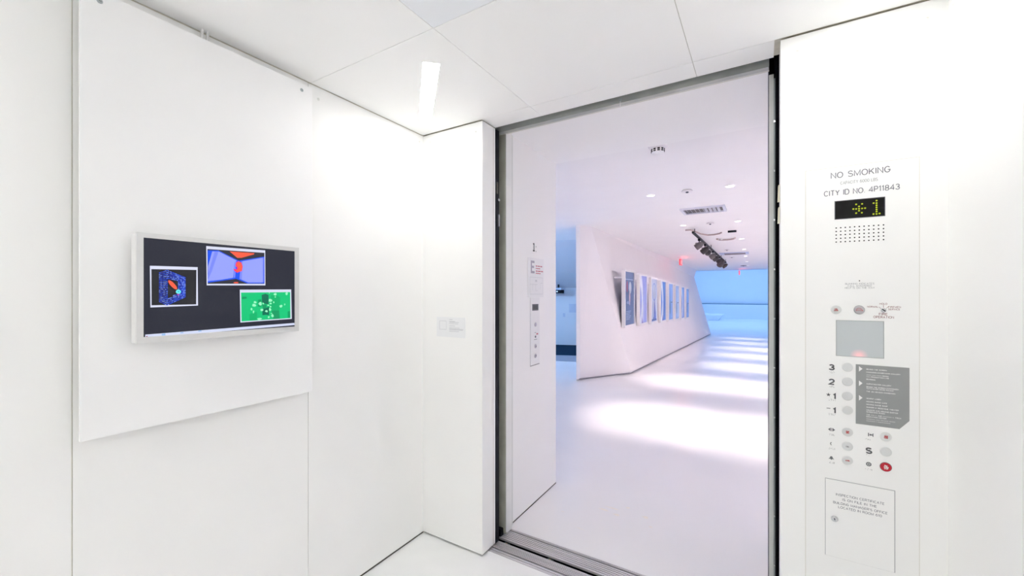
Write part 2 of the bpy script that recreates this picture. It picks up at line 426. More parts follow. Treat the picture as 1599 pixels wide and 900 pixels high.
# ------------------------------------------------------------------ door zone: sills, seals, jambs, header
def sill(name, label, y0, y1, z, grooves, x0=-1.42, x1=.10):
    o = thing(name, ((x0 + x1) / 2, (y0 + y1) / 2, 0), label, None, None, 'structure')
    base = MB().box(x0, x1, y0, y1, -.05, z - .012).build('sill_bed', black, o)
    ys_ = [y0]
    for gy, gw in grooves: ys_ += [gy - gw / 2, gy + gw / 2]
    ys_.append(y1)
    for q in range(0, len(ys_), 2):
        MB().box(x0, x1, ys_[q], ys_[q + 1], z - .013, z).build('sill_bar', alu, o)
    return o
sill('trim_1', 'grooved aluminium car sill across the doorway', 1.963, 2.072, 0.0005,
     [(1.982, .004), (2.003, .013), (2.019, .005), (2.030, .005), (2.041, .005), (2.052, .005), (2.063, .004)])
sill('trim_2', 'grooved aluminium landing sill beyond the running gap', 2.106, 2.222, 0.0005,
     [(2.120, .005), (2.136, .005), (2.151, .005), (2.166, .005), (2.181, .005), (2.200, .013), (2.214, .004)])
gp = MB().box(-2.2, .9, 1.95, 2.30, -.12, -.055).build('trim_3', black)
struct(gp, 'black running gap between car sill and landing sill')
for i, xx in enumerate((-1.31, -1.02, -.66)):
    t = thing('sill_bracket', (xx, 2.09, -.055), ['small rusty steel bracket at the left end of the sill gap', 'small rusty bracket in the middle of the sill gap', 'small rusty bracket nearest the viewer in the sill gap'][i], 'bracket', 'brackets in the sill gap')
    MB().box(xx - .018, xx + .018, 2.073, 2.105, -.055, -.014).build('bracket_body', mat('dark_teal_steel', (0.05, 0.07, 0.075), .5, metal=.4, noise=.3, nscale=40), t)
    MB().lathe(Fr((0, 0, -.014), (1, 0, 0), (0, 1, 0), (0, 0, 1)), xx, 2.089, [(.007, 0), (.007, .004), (.004, .006)], mat('rusty_bolt', (0.30, 0.22, 0.14), .6, metal=.5, noise=.3, nscale=60), 12).build('bolt', None, t)

# left side: black seal, olive door face, white leading edge
t = thing('door_seal', (-1.42, 2.065, 0), 'black rubber door seal standing in the gap left of the doorway', 'seal')
MB().box(-1.50, -1.352, 2.030, 2.074, .004, 2.482).build('seal_strip', blackm, t)
MB().box(-1.353, -1.3495, 2.046, 2.060, 2.10, 2.17).build('cover_plate', gapm, t)
lt = MB().lathe(WX(-1.352), 2.065, 2.065 - .0, [(.010, 0), (.010, .006), (.006, .009)], chrome, 14)
lt.build('latch_roller', None, t, smooth=True)
MB().box(-1.354, -1.345, 2.060, 2.072, 1.905, 1.975).build('latch', mat('latch_grey', (0.3, 0.3, 0.32), .35, metal=.6, noise=.1, nscale=40), t)

t = thing('door_1', (-1.75, 2.175, 0), 'retracted landing door leaf with white leading edge and olive face', None, None, 'structure')
MB().box(-2.15, -1.3465, 2.141, 2.150, .012, 2.55).build('leaf_face', olive, t)
MB().box(-2.15, -1.3435, 2.150, 2.207, .012, 2.515).build('leading_edge', mat('door_edge_white', (0.85, 0.855, 0.85), .4, noise=.02, nscale=8), t)
MB().box(-1.3465, -1.3430, 2.141, 2.150, .02, 2.50).build('edge_strip', mat('door_edge_white', (0, 0, 0)), t)
MB().box(-1.42, -1.362, 2.11, 2.14, .0, .045).build('door_guide', blackm, t, bevel=.004)
jb = thing('door_2', (-1.40, 2.24, 0), 'white landing door frame at the left of the opening', None, None, 'structure')
MB().box(-1.60, -1.372, 2.212, 2.268, 0.001, 2.53).build('frame_upright', light_steel, jb)
for zz in (2.28, 1.96, 1.62, 1.32, 1.28, .62, .3):
    MB().lathe(WX(-1.372), 2.240, zz, [(.004, 0), (.004, .001), (.002, .002)], whitesc, 10).build('screw', None, jb)

# right side: black gap, grey strip with clips, light jamb
t = thing('door_3', (.10, 2.13, 0), 'pale steel door jamb and grey guide strip at the right of the opening', None, None, 'structure')
MB().box(.0335, .0515, 2.141, 2.207, .001, 2.470).build('jamb_post', light_steel, t, bevel=.0015)
MB().box(.0305, .0335, 2.150, 2.215, .001, 2.490).build('edge_gasket', mat('slate_gasket', (0.10, 0.11, 0.15), .5, noise=.1, nscale=30), t)
st = MB().box(.0515, .0620, 2.118, 2.150, .001, 2.440).build('guide_strip', mat('guide_grey', (0.30, 0.33, 0.34), .4, metal=.4, noise=.08, nscale=20), t)
k = 0
zz = .10
while zz < 2.45:
    MB().box(.0508, .0565, 2.112, 2.118, zz - .004, zz + .004).build('clip', chrome, st)
    zz += .215
MB().box(.0580, .60, 2.058, 2.110, .0, 2.56).build('dark_backing', black, t)
MB().box(.0310, .06, 2.208, 2.222, 2.44, 2.80).build('head_closure', black, t)
MB().box(.0560, .60, 2.110, 2.222, .0, 2.80).build('hoistway_lining', black, t)
for i, (z0, z1) in enumerate(((1.868, 1.940), (1.781, 1.850))):
    o = MB().box(.0645, .0775, 1.966, 1.995, z0, z1)
    bl = MB().prism([(.0605, 1.962, z0), (.0678, 1.962, z0), (.0678, 1.998, z0 + .006), (.0605, 1.998, z0 + .006)],
                    [(.0625, 1.962, z1 - .004), (.0678, 1.962, z1), (.0678, 1.998, z1), (.0625, 1.998, z1 - .004)], cream)
    bl = bl.build('door_bumper', None)
    tag(bl, ['upper cream plastic block on the right door return', 'lower cream plastic block on the right door return'][i], 'block', 'cream blocks on the door return')

# header over the landing opening
t = thing('trim_4', (-.64, 2.13, 2.48), 'grey steel header beam above the landing opening', None, None, 'structure')
MB().box(-2.2, .031, 2.078, 2.112, 2.4775, 2.75).build('header_face', steelg, t)
MB().box(-1.375, .034, 2.112, 2.118, 2.4775, 2.60).build('bright_lip', mat('bright_lip_steel', (.66, .66, .63), .35, metal=.3, noise=.05, nscale=20), t)
MB().box(-1.375, .034, 2.118, 2.150, 2.4895, 2.60).build('back_lip', olive, t)
MB().box(-2.2, .031, 2.150, 2.215, 2.530, 2.60).build('head_lining', light_steel, t)
t = thing('eye_bolt', (-.612, 2.07, 2.455), 'small steel eye bolt hanging from the header beam', 'bolt')
MB().tube([(-.612 + .007 * math.cos(a), 2.070, 2.4905 + .006 * math.sin(a)) for a in [i * math.pi / 8 for i in range(17)]], .0022, screwm, 8).build('eye', None, t, smooth=True)
MB().tube([(-.612, 2.0745, 2.484), (-.612, 2.0745, 2.452)], .0016, light_steel, 8).build('shank', None, t, smooth=True)

# ------------------------------------------------------------------ landing wall (deep reveal) and gallery shell
GZ = 2.680
landw = mat('landing_white_paint', (.93, .925, .93), .55, noise=.01, nscale=2)
wls = MB().box(-3.6, -1.380, 2.268, 2.938, 0, 2.80).build('wall_landing_left', landw)
MB().box(-1.3815, -1.3785, 2.268, 2.9385, 0, .007).build('base_gap', gapm, wls)
struct(wls, 'white reveal wall beside the landing, carrying the hall call panel')
struct(MB().box(-7.2, -3.6, 2.268, 2.938, 0, 2.80).build('wall_landing_far_left', galw), 'white gallery wall continuing left of the elevator landing')
struct(MB().box(.062, 2.4, 2.224, 2.938, 0, 2.80).build('wall_landing_right', galw), 'white reveal wall at the right of the landing')
struct(MB().box(-1.380, .062, 2.215, 2.938, 2.525, 2.80).build('ceiling_landing', landw), 'white soffit over the landing opening')

fg = struct(MB().box(-7.2, 2.4, 2.222, 7.4, -.10, 0).build('floor_gallery', epoxy), 'glossy white epoxy floor just outside the elevator')
scf = mat('tan_scuff', (0.80, 0.75, 0.68), .4, noise=.06, nscale=40); FU = Fr((0, 0, 0), (1, 0, 0), (0, 1, 0), (0, 0, 1)); rs = random.Random(5)
for sx_, sy_, sa, sb in ((-.925, 2.75, .035, .008), (-.88, 2.80, .05, .006), (-.83, 2.73, .022, .010), (-.79, 2.86, .014, .008), (-.655, 2.80, .020, .012), (-.60, 2.70, .012, .006), (-1.16, 2.58, .012, .004), (-.98, 2.45, .03, .003)):
    k_ = rs.random() * 6
    MB().poly(FU, [(sx_ + sa * (1 + .35 * math.sin(3 * q + k_)) * math.cos(q), sy_ + sb * (1 + .3 * math.sin(2 * q + k_)) * math.sin(q)) for q in [i * math.pi / 8 for i in range(16)]], .0004, None, scf).build('scuff', None, fg, flip=False)
struct(MB().box(-7.2, -2.70, 7.4, 12.5, -.10, 0).build('floor_foyer', epoxy), 'glossy white floor of the foyer left of the partition')
RS = .034
def fz(y): return 0.0 if y < 7.4 else -RS * (min(y, 24.0) - 7.4)
mb = MB(); mb.prism([(-2.72, 7.4, -.1), (2.4, 7.4, -.1), (2.4, 24, -.8), (-2.72, 24, -.8)], [(-2.72, 7.4, 0), (2.4, 7.4, 0), (2.4, 24, fz(24)), (-2.72, 24, fz(24))])
struct(mb.build('floor_ramp', epoxy), 'glossy white gallery floor sloping gently down past the posters')
struct(MB().box(-8, 8, 24.0, 40, -.9, fz(24)).build('floor_lobby', epoxy), 'blue lit lobby floor at the far end')
struct(MB().box(-7.2, 2.4, 2.938, 23.4, GZ, GZ + .25).build('ceiling_gallery', galc), 'white gallery ceiling with downlights')
struct(MB().box(2.2, 2.4, 2.938, 23.4, -.7, GZ).build('wall_gallery_right', galw), 'white gallery wall out of view on the right')
struct(MB().box(-7.4, -7.2, 2.2, 14.0, -.1, GZ).build('wall_foyer_left', galw), 'white foyer wall out of view on the left')
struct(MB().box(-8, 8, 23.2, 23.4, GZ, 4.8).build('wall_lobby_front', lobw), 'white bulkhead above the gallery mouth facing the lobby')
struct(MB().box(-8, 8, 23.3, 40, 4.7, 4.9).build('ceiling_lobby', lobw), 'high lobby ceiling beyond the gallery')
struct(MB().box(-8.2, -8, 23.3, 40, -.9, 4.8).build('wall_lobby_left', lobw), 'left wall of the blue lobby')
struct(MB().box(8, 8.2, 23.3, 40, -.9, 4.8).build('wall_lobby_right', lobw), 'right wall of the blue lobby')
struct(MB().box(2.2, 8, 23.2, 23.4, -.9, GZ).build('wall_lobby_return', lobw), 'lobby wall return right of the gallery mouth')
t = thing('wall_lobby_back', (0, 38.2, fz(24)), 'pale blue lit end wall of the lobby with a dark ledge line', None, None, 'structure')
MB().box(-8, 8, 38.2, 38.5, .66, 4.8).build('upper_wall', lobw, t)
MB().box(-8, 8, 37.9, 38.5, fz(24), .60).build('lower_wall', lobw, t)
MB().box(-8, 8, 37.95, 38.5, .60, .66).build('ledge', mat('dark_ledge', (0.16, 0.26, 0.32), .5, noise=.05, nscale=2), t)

# leaning partition with the posters
BZ = fz(22.1)
def lerp(a, b, t_): return Vector(a) * (1 - t_) + Vector(b) * t_
b0, b1, b2 = (-2.658, 6.644, 0), (-2.063, 7.664, fz(7.664)), (-2.06, 22.1, BZ)
c0, c1, c2 = (-2.673, 6.664, GZ), (-2.545, 6.86, GZ), (-2.81, 22.1, 2.313)
d2 = (-2.70, 22.1, GZ)
k0, k1, k2 = (-2.715, 6.610, 0), (-2.93, 7.7, 0), (-3.15, 22.1, BZ)
l0, l1, l2 = (-2.73, 6.630, GZ), (-2.95, 7.7, GZ), (-3.15, 22.1, GZ)
up = .035
rb = lambda p: (p[0], p[1], p[2] + up)
t = thing('wall_gallery_left', (-2.4, 14, -.2), 'white faceted gallery partition leaning back, hung with posters', None, None, 'structure')
MB().face([rb(b0), rb(b1), c1, c0]).build('near_facet', galw, t, flip=False)
mb = MB(); N = 12
for i in range(N):
    p0, p1 = lerp(rb(b1), rb(b2), i / N), lerp(rb(b1), rb(b2), (i + 1) / N); q0, q1 = lerp(c1, c2, i / N), lerp(c1, c2, (i + 1) / N)
    mb.face([p0, p1, q1, q0])
o = mb.build('leaning_facet', galw, t, smooth=True, flip=False)
MB().face([c1, c2, d2]).build('upper_facet', galw, t, flip=False)
MB().face([k0, rb(b0), c0, l0]).build('end_face', mat('edge_white', (.88, .87, .89), .5, noise=.01, nscale=3), t, flip=False)
MB().face([k1, k0, l0, l1]).face([k2, k1, l1, l2]).build('rear_facet', galw, t, flip=False)
MB().face([b2, k2, l2, d2, c2]).build('far_end', galw, t, flip=False)
kick = mat('grey_kick', (.40, .40, .44), .5, noise=.05, nscale=4)
inn = lambda p, q: (p[0] - .03, p[1] + .01, p[2] + q)
MB().face([inn(b0, .001), inn(b1, .001), inn(b1, up + .002), inn(b0, up + .002)]).face([inn(b1, .001), inn(b2, .001), inn(b2, up + .002), inn(b1, up + .002)]).face([rb(b0), rb(b1), inn(b1, up), inn(b0, up)]).face([rb(b1), rb(b2), inn(b2, up), inn(b1, up)]).build('recessed_base', kick, t, flip=False)

# foyer on the left: strips of floor, blue lit wall under a sloping ceiling
e = Vector((.945, .327, 0)).normalized(); nn = Vector((-e.y, e.x, 0))
A1, A2, A3 = Vector((-3.665, 8.331, 0)), Vector((-3.998, 9.108, 0)), Vector((-4.79, 10.907, 0))
def strip(name, p, q, z0, z1, m, label):
    mb = MB(); L0, L1 = -2.6, .72
    pts = [p + e * L0, p + e * L1, q + e * (L1 + .05), q + e * L0]
    mb.prism([(v.x, v.y, z0) for v in pts], [(v.x, v.y, z1) for v in pts])
    return struct(mb.build(name, m), label)
strip('trim_5', A1, A2, -.05, .004, mat('grey_floor_strip', (.33, .35, .42), .4, noise=.06, nscale=5), 'grey metal floor strip at the foyer carpet edge')
strip('floor_carpet', A2, A3 + nn * .3, -.05, .010, mat('teal_carpet', (.012, .040, .075), .95, spec=.05, noise=.25, nscale=60), 'dark teal carpet in the foyer')
mb = MB(); pts = [A3 + e * -2.6, A3 + e * 1.0, A3 + e * 1.0 + nn * .2, A3 + e * -2.6 + nn * .2]
mb.prism([(v.x, v.y, .0) for v in pts], [(v.x, v.y, 1.9) for v in pts])
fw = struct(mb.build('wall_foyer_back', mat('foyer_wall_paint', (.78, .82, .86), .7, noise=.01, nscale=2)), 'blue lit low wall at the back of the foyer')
sl = thing('ceiling_foyer', (A1.x, A1.y, 2.0), 'sloping blue lit ceiling boards over the foyer', None, None, 'structure')
zA, zB = GZ, 1.658
for s0, s1 in ((0.0, .62), (.626, 1.0)):
    pts = []
    for s_, L in ((s0, -2.6), (s0, .95), (s1, .95), (s1, -2.6)):
        v = A1 + (A3 - A1) * s_ + e * L; pts.append((v.x, v.y, zA + (zB - zA) * s_))
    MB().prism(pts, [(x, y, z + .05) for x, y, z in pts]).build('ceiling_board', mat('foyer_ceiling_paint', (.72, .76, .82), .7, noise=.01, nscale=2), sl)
t = thing('projector', (-4.94, 10.60, 1.5), 'small black projector hanging under the sloping foyer ceiling', 'projector')
pj = A3 + e * -.20 + nn * -.25
t.location = (pj.x, pj.y, 1.5)
MB().box(pj.x - .40, pj.x + .12, pj.y - .12, pj.y + .12, 1.50, 1.60).build('body', blackm, t, bevel=.008)
MB().box(pj.x - .42, pj.x + .14, pj.y - .14, pj.y + .14, 1.60, 1.66).build('shelf', mat('pale_shelf', (.55, .62, .75), .5, noise=.03, nscale=9), t)
MB().lathe(WY(pj.y - .12), pj.x + .02, 1.55, [(.03, 0), (.03, .02), (.022, .025)], chrome, 16).build('lens', None, t, smooth=True)
MB().box(pj.x - .02, pj.x + .02, pj.y - .02, pj.y + .02, 1.66, 1.80).build('hanger', blackm, t)
ffr = Fr(A3 + nn * -.0005, e, (0, 0, 1), -nn)
o = MB().rect(ffr, .08, .32, .95, 1.20, .0, .012).build('wall_sign', mat('pale_sign', (.62, .68, .78), .5, noise=.02, nscale=9)); tag(o, 'pale square notice on the foyer back wall', 'sign')
o = MB().rect(ffr, -.10, -.03, .82, .93, .0, .012).build('switch_plate', mat('pale_sign', (0, 0, 0))); tag(o, 'small pale switch plate on the foyer back wall', 'switch')

# ------------------------------------------------------------------ suspended board, cables, monitor
XP = -1.750
t = thing('hanging_board', (-1.778, .755, 1.047), 'large white board hung on the left wall behind the monitor', 'board')
MB().box(-1.762, XP, .3745, 1.1205, 1.052, 2.438).build('board', white2, t, bevel=.001)
for a, b in ((.418, 2.407), (1.071, 2.409)): screw(WX(XP), a, b, t, screwm, .0075)
for a, b in ((.45, 2.3), (1.06, 2.3), (.45, 1.2), (1.06, 1.2)):
    MB().box(XL, -1.762, a - .02, a + .02, b - .02, b + .02).build('standoff', gapm, t)
for i, yy in enumerate((.700, .718)):
    mb = MB().tube([(-1.785, yy, 2.38), (-1.785, yy, 2.43), (-1.784, yy + .002, 2.46), (-1.783, yy + .004, 2.496)], .0048, mat('cable_white', (.80, .80, .80), .5, noise=.03, nscale=30), 12)
    tag(mb.build('cable', None, smooth=True), ['left of the two white cables above the hanging board', 'right of the two white cables above the hanging board'][i], 'cable', 'cables above the hanging board')

XT = -1.680
tvp = lambda x, y: onX(XT, x, y)
tv = thing('wall_monitor', (-1.72, .75, 1.339), 'silver framed flat monitor on the white board showing three windows', 'monitor')
TY0, TY1, TZ0, TZ1 = .486, 1.016, 1.340, 1.6945
silver = mat('silver_bezel', (.74, .74, .735), .38, metal=.15, noise=.02, nscale=30)
MB().box(-1.7275, -1.690, TY0 - .001, TY1 - .004, TZ0, TZ1 - .002).build('back_shell', mat('white_shell', (.83, .83, .82), .4, noise=.02, nscale=20), tv, bevel=.004)
MB().box(XP, -1.727, .60, .90, 1.40, 1.64).build('wall_bracket', gapm, tv)
scq = [tvp(224.5, 372.5), tvp(459.6, 391.3), tvp(460.2, 508.0), tvp(226.5, 528.2)]
SY0, SY1, SZ0, SZ1 = .5025, .9975, 1.3605, 1.6785
mb = MB()
for a in ((TY0, SY0, TZ0, TZ1), (SY1, TY1, TZ0, TZ1), (SY0, SY1, TZ0, SZ0), (SY0, SY1, SZ1, TZ1)): mb.box(-1.692, XT, *a)
bm_ = mb.build('bezel', silver, tv)
SX = XT - .0015
scr = MB().rect(WX(SX), SY0, SY1, SZ0, SZ1, -.006, 0).build('screen', emit('screen_dark', (37, 39, 53)), tv)
bz = MB()
for a in ((SY0 - .003, SY0, SZ0, SZ1), (SY1, SY1 + .003, SZ0, SZ1)): bz.box(SX - .002, XT + .0003, *a)
FT = WX(SX)
def Q(z, s, off, pts):      # points measured on a detail view -> monitor plane
    return [onX(SX, off[0] + x / s, off[1] + y / s) for x, y in pts]
frame_m = emit('window_frame', (222, 226, 246)); dk = emit('window_dark', (48, 49, 60)); dk2 = emit('window_black', (34, 34, 40))
def screen_window(outer, inner, zo, s, off, inner_m, label):
    wq = MB()
    wq.poly(FT, Q(0, s, off, outer), .0004, None, frame_m).poly(FT, Q(0, s, off, inner), .0006, None, inner_m)
    return wq
# taskbar
s, off = 4.0906, (180, 340)
mb = MB().poly(FT, Q(0, s, off, [(191, 748), (1144, 673), (1145, 687), (191, 770)]), .0004, None, emit('taskbar', (214, 221, 246)))
mb.poly(FT, Q(0, s, off, [(296, 742), (320, 740), (320, 752), (296, 754)]), .0006, None, emit('taskbar_icon', (150, 190, 235)))
mb.poly(FT, Q(0, s, off, [(530, 722), (550, 720), (550, 727), (530, 729)]), .0006, None, emit('taskbar_icon', (0, 0, 0)))
mb.poly(FT, Q(0, s, off, [(415, 733), (435, 731), (435, 738), (415, 740)]), .0006, None, emit('taskbar_icon', (0, 0, 0)))
mb.disc(FT, *Q(0, s, off, [(201, 759)])[0], .0017, .0006, None, emit('start_dot', (150, 30, 60)), 12)
mb.build('taskbar', None, scr, flip=False)
# window with the blue wire cube
s, off = 11.25, (225, 410)
mb = screen_window([(100, 58), (940, 84), (946, 758), (110, 792)], [(126, 118), (918, 132), (914, 738), (131, 754)], 0, s, off, dk2, '')
blues = [emit('wire_blue', (36, 84, 235)), emit('wire_blue_light', (110, 140, 245)), emit('wire_blue_deep', (20, 50, 190))]
rnd = random.Random(3)
def bil(q, u, v):
    a = [q[0][i] * (1 - u) + q[1][i] * u for i in (0, 1)]; b = [q[3][i] * (1 - u) + q[2][i] * u for i in (0, 1)]
    return (a[0] * (1 - v) + b[0] * v, a[1] * (1 - v) + b[1] * v)
def dash(x, y, w_, h_, m, dy=0):
    mb.poly(FT, Q(0, s, off, [(x - w_, y - h_ - dy), (x + w_, y - h_ + dy), (x + w_, y + h_ + dy), (x - w_, y + h_ - dy)]), .0009, None, m)
lq = [(272, 182), (402, 142), (402, 746), (272, 690)]; rq = [(402, 142), (716, 266), (716, 610), (402, 746)]
for r_ in range(19):
    for c_ in range(6):
        x, y = bil(lq, c_ / 5, r_ / 18); dash(x, y, 12, 7, rnd.choice(blues), -4 if r_ < 9 else 3)
for r_ in range(19):
    for c_ in range(15):
        x, y = bil(rq, c_ / 14, r_ / 18)
        if 422 < x < 588 and 305 + (x - 420) * .2 < y < 605 - (x - 440) * .3: continue
        if 425 < x < 470 and 300 < y < 600: continue
        dash(x, y, 11, 8, rnd.choice(blues), 5 if r_ < 8 else -5)
cc = Q(0, s, off, [(500, 395)])[0]; ce = Q(0, s, off, [(582, 485)])[0]
mb.disc(FT, *cc, .0185, .0012, None, emit('salmon', (250, 96, 66)), 28, .0060, math.atan2(ce[1] - cc[1], ce[0] - cc[0]))
mb.disc(FT, *Q(0, s, off, [(596, 565)])[0], .0026, .0012, None, emit('magenta', (215, 50, 170)), 12)
mb.disc(FT, *Q(0, s, off, [(600, 515)])[0], .0072, .0014, None, emit('cyan', (110, 240, 245)), 22)
mb.disc(FT, *Q(0, s, off, [(602, 514)])[0], .0030, .0016, None, emit('teal', (20, 190, 205)), 14, .0018)
mb.build('wire_cube_window', None, scr, flip=False)['label'] = 'on-screen window with a blue wire cube and a red oval'
# window with the blue room
s, off = 11.25, (315, 375)
mb = screen_window([(78, 106), (1114, 182), (1117, 798), (86, 797)], [(98, 158), (1100, 226), (1102, 770), (104, 770)], 0, s, off, dk, '')
lav, lav2, bl = emit('lavender', (152, 164, 252)), emit('lavender_mid', (124, 140, 250)), emit('pure_blue', (20, 84, 246))
P_ = lambda pts, c, m: mb.poly(FT, Q(0, s, off, pts), c, None, m)
P_([(104, 180), (292, 184), (648, 362), (1098, 292), (1100, 764), (800, 764), (600, 682), (104, 752)], .0008, bl)
P_([(185, 200), (300, 204), (620, 366), (575, 384), (552, 664), (300, 704), (106, 722), (106, 640), (150, 430)], .0010, lav)
P_([(222, 208), (290, 208), (170, 560), (106, 700), (106, 600)], .0012, lav2)
P_([(106, 470), (180, 205), (222, 208), (112, 640)], .0011, lav)
P_([(574, 384), (600, 372), (585, 660), (560, 664)], .0012, lav2)
P_([(690, 378), (1068, 312), (1068, 748), (815, 748), (660, 684)], .0010, lav)
P_([(1068, 312), (1086, 309), (1086, 748), (1068, 748)], .0012, lav2)
P_([(690, 378), (715, 374), (700, 700), (660, 684)], .0012, lav2)
rd, mg = emit('room_red', (255, 96, 68)), emit('room_pink', (255, 40, 130))
P_([(486, 200), (925, 232), (912, 254), (695, 314), (622, 314)], .0012, rd)
P_([(600, 392), (645, 372), (692, 396), (716, 462), (704, 545), (645, 566), (615, 576), (575, 545), (550, 508), (604, 516), (618, 492), (588, 450)], .0014, mg)
P_([(612, 398), (646, 384), (686, 406), (706, 466), (692, 536), (640, 556), (612, 564), (585, 536), (625, 520), (638, 490), (604, 445)], .0016, rd)
mb.poly(FT, Q(0, s, off, [(600 + 45 * math.cos(a / 8 * math.pi), 750 + 12 * math.sin(a / 8 * math.pi)) for a in range(16)]), .0012, None, rd)
mb.build('blue_room_window', None, scr, flip=False)['label'] = 'on-screen window with a blue room and a red bust'
# green window
s, off = 12.857, (370, 445)
gm = [emit('green', (0, 203, 124)), emit('green_mid', (0, 184, 110)), emit('green_shade', (0, 158, 98)), emit('green_deep', (0, 112, 84)), emit('mint', (160, 252, 200))]
mb = screen_window([(56, 98), (1088, 94), (1100, 684), (68, 758)], [(80, 156), (1068, 146), (1074, 668), (90, 736)], 0, s, off, gm[0], '')
P_([(100, 240), (190, 240), (195, 275), (100, 290)], .0008, gm[2])
P_([(250, 590), (400, 540), (400, 712), (250, 722)], .0008, gm[1])
P_([(420, 300), (490, 290), (490, 440), (420, 440)], .0008, gm[2])
P_([(680, 210), (790, 205), (870, 260), (850, 500), (770, 528), (680, 500)], .0008, gm[1])
P_([(690, 520), (846, 512), (858, 680), (730, 690)], .0009, gm[2])
P_([(1016, 535), (1062, 525), (1066, 662), (1018, 668)], .0009, gm[2])
P_([(494, 205), (570, 178), (632, 205), (632, 392), (570, 384), (500, 350)], .0010, gm[3])
P_([(500, 395), (590, 395), (590, 470), (520, 480)], .0011, gm[2])
P_([(508, 490), (640, 440), (642, 612), (575, 602), (508, 612)], .0010, gm[3])
for x, y, a, b in ((360, 350, 28, 25), (340, 410, 38, 32), (290, 490, 18, 25), (330, 545, 14, 28), (465, 380, 32, 32), (525, 375, 14, 18), (665, 312, 36, 34),
                   (735, 350, 12, 20), (675, 375, 22, 15), (625, 410, 20, 13), (670, 440, 16, 18), (495, 505, 28, 28), (590, 530, 28, 20), (660, 495, 22, 32),
                   (710, 620, 25, 28), (635, 650, 18, 20), (880, 430, 30, 26), (955, 395, 10, 22), (765, 190, 30, 24), (765, 245, 14, 12), (995, 178, 24, 28),
                   (450, 685, 46, 20), (645, 165, 12, 9), (688, 575, 18, 7)):
    k_ = rnd.random() * 6
    P_([(x + a * (1 + .18 * math.sin(3 * q + k_)) * math.cos(q), y + b * (1 + .18 * math.sin(2 * q + k_)) * math.sin(q)) for q in [i * math.pi / 7 for i in range(14)]], .0013, gm[4])
mb.build('green_window', None, scr, flip=False)['label'] = 'on-screen window with a green picture and pale blobs'

# small text card on the left pier
t = thing('wall_label', (-1.575, YF, 1.24), 'small white text card on the pier left of the doorway', 'label')
MB().rect(WY(YF), -1.690, -1.470, 1.2380, 1.3580, 0, .0025).build('card', mat('card_white', (.875, .885, .90), .45, noise=.01, nscale=9), t)
mb = MB()
for (x0, x1, y) in ((702, 707, 499.3), (702, 711, 502.2), (702, 717, 503.2), (702, 716, 505.5), (702, 711, 509), (702, 718, 512), (702, 724, 513.8), (702, 723, 515), (702, 717, 517.3)):
    p0 = onY(YF, x0, y); p1 = onY(YF, x1, y); mb.line(WY(YF), p0[0], p0[1], p1[0], p0[1], .0035, .0028, pale_txt)
mb.build('text_lines', None, t, flip=False)
q = [onY(YF, *p) for p in ((687, 501.5), (697.5, 501.5), (697.5, 515), (687, 515))]
mb = MB()
a0, a1, z0, z1 = q[0][0], q[1][0], 1.2830, 1.3340
for l_ in ((a0, z0, a1, z0), (a1, z0, a1, z1), (a1, z1, a0, z1), (a0, z1, a0, z0)): mb.line(WY(YF), *l_, .0025, .0028, pale_txt)
mb.build('icon_outline', None, t, flip=False)

# ------------------------------------------------------------------ car operating panel
CF = WY(YF)
cp = lambda x, y: onY(YF, x, y)
cop = thing('control_panel', (.304, YF, .10), 'white elevator control panel with buttons and green floor display', 'control panel')
CX0, CX1, CZ0, CZ1 = .1475, .4600, .10, 1.9620
MB().rect(CF, CX0 - .0014, CX1 + .0014, CZ0 - .001, CZ1 + .0014, .0, .0004).build('edge_seam', mat('seam_tan', (.66, .64, .57), .7, noise=.05, nscale=20), cop)
MB().rect(CF, CX0, CX1, CZ0, CZ1, .0, .0016).build('faceplate', plate, cop)
S = .0019            # surface of the faceplate
def lettering(txt, x, y, px, fitpx=None, m=grey_txt, parent=None, sx=1.45, c=S, name='lettering', weight=.115):
    a, b = cp(x, y); size = px * .0017
    fit = None
    if fitpx: fit = abs(cp(x + fitpx / 2, y)[0] - cp(x - fitpx / 2, y)[0])
    return MB().text(CF, txt, a, b, size, c, m, sx=sx, fit=fit, weight=weight).build(name, None, parent or cop, flip=False)
lettering('NO SMOKING', 1342.5, 274, 16.5, 92)
lettering('CAPACITY 6000 LBS.', 1341.5, 285.5, 8.6, 59, mid_txt)
lettering('CITY ID NO. 4P11843', 1343.5, 301.5, 15.0, 117)
# floor display
dx0, dx1, dz0, dz1 = .2352, .3712, 1.7725, 1.8365
ds = MB().rect(CF, dx0, dx1, dz0, dz1, .0016, .0019).build('floor_display', mat('display_glass', (.012, .012, .012), .3, spec=.12, noise=.2, nscale=30), cop)
mb = MB(); fm = mat('display_rim', (.12, .12, .14), .5, noise=.1, nscale=30)
for a in ((dx0 - .002, dx0, dz0 - .002, dz1 + .002), (dx1, dx1 + .002, dz0 - .002, dz1 + .002), (dx0, dx1, dz0 - .002, dz0), (dx0, dx1, dz1, dz1 + .002)): mb.rect(CF, *a, .0016, .0026)
mb.build('display_rim', fm, cop)
led = emit('led_green', (196, 214, 18))
for nm_, pts_ in (('led_star', ((463, 488), (488, 487), (513, 485), (540, 483), (566, 480), (488, 447), (540, 443), (513, 465), (513, 503), (488, 524), (538, 520))),
                  ('led_numeral', ((667, 414), (641, 436), (667, 436), (667, 455), (667, 473), (667, 492), (667, 510), (667, 531), (640, 532), (693, 527)))):
    mb = MB()
    for x, y in pts_: mb.disc(CF, *cp(1250 + x / 5.625, 240 + y / 5.625), .0027, .0020, .0022, led, 10)
    mb.build(nm_, None, ds)['kind'] = 'stuff'
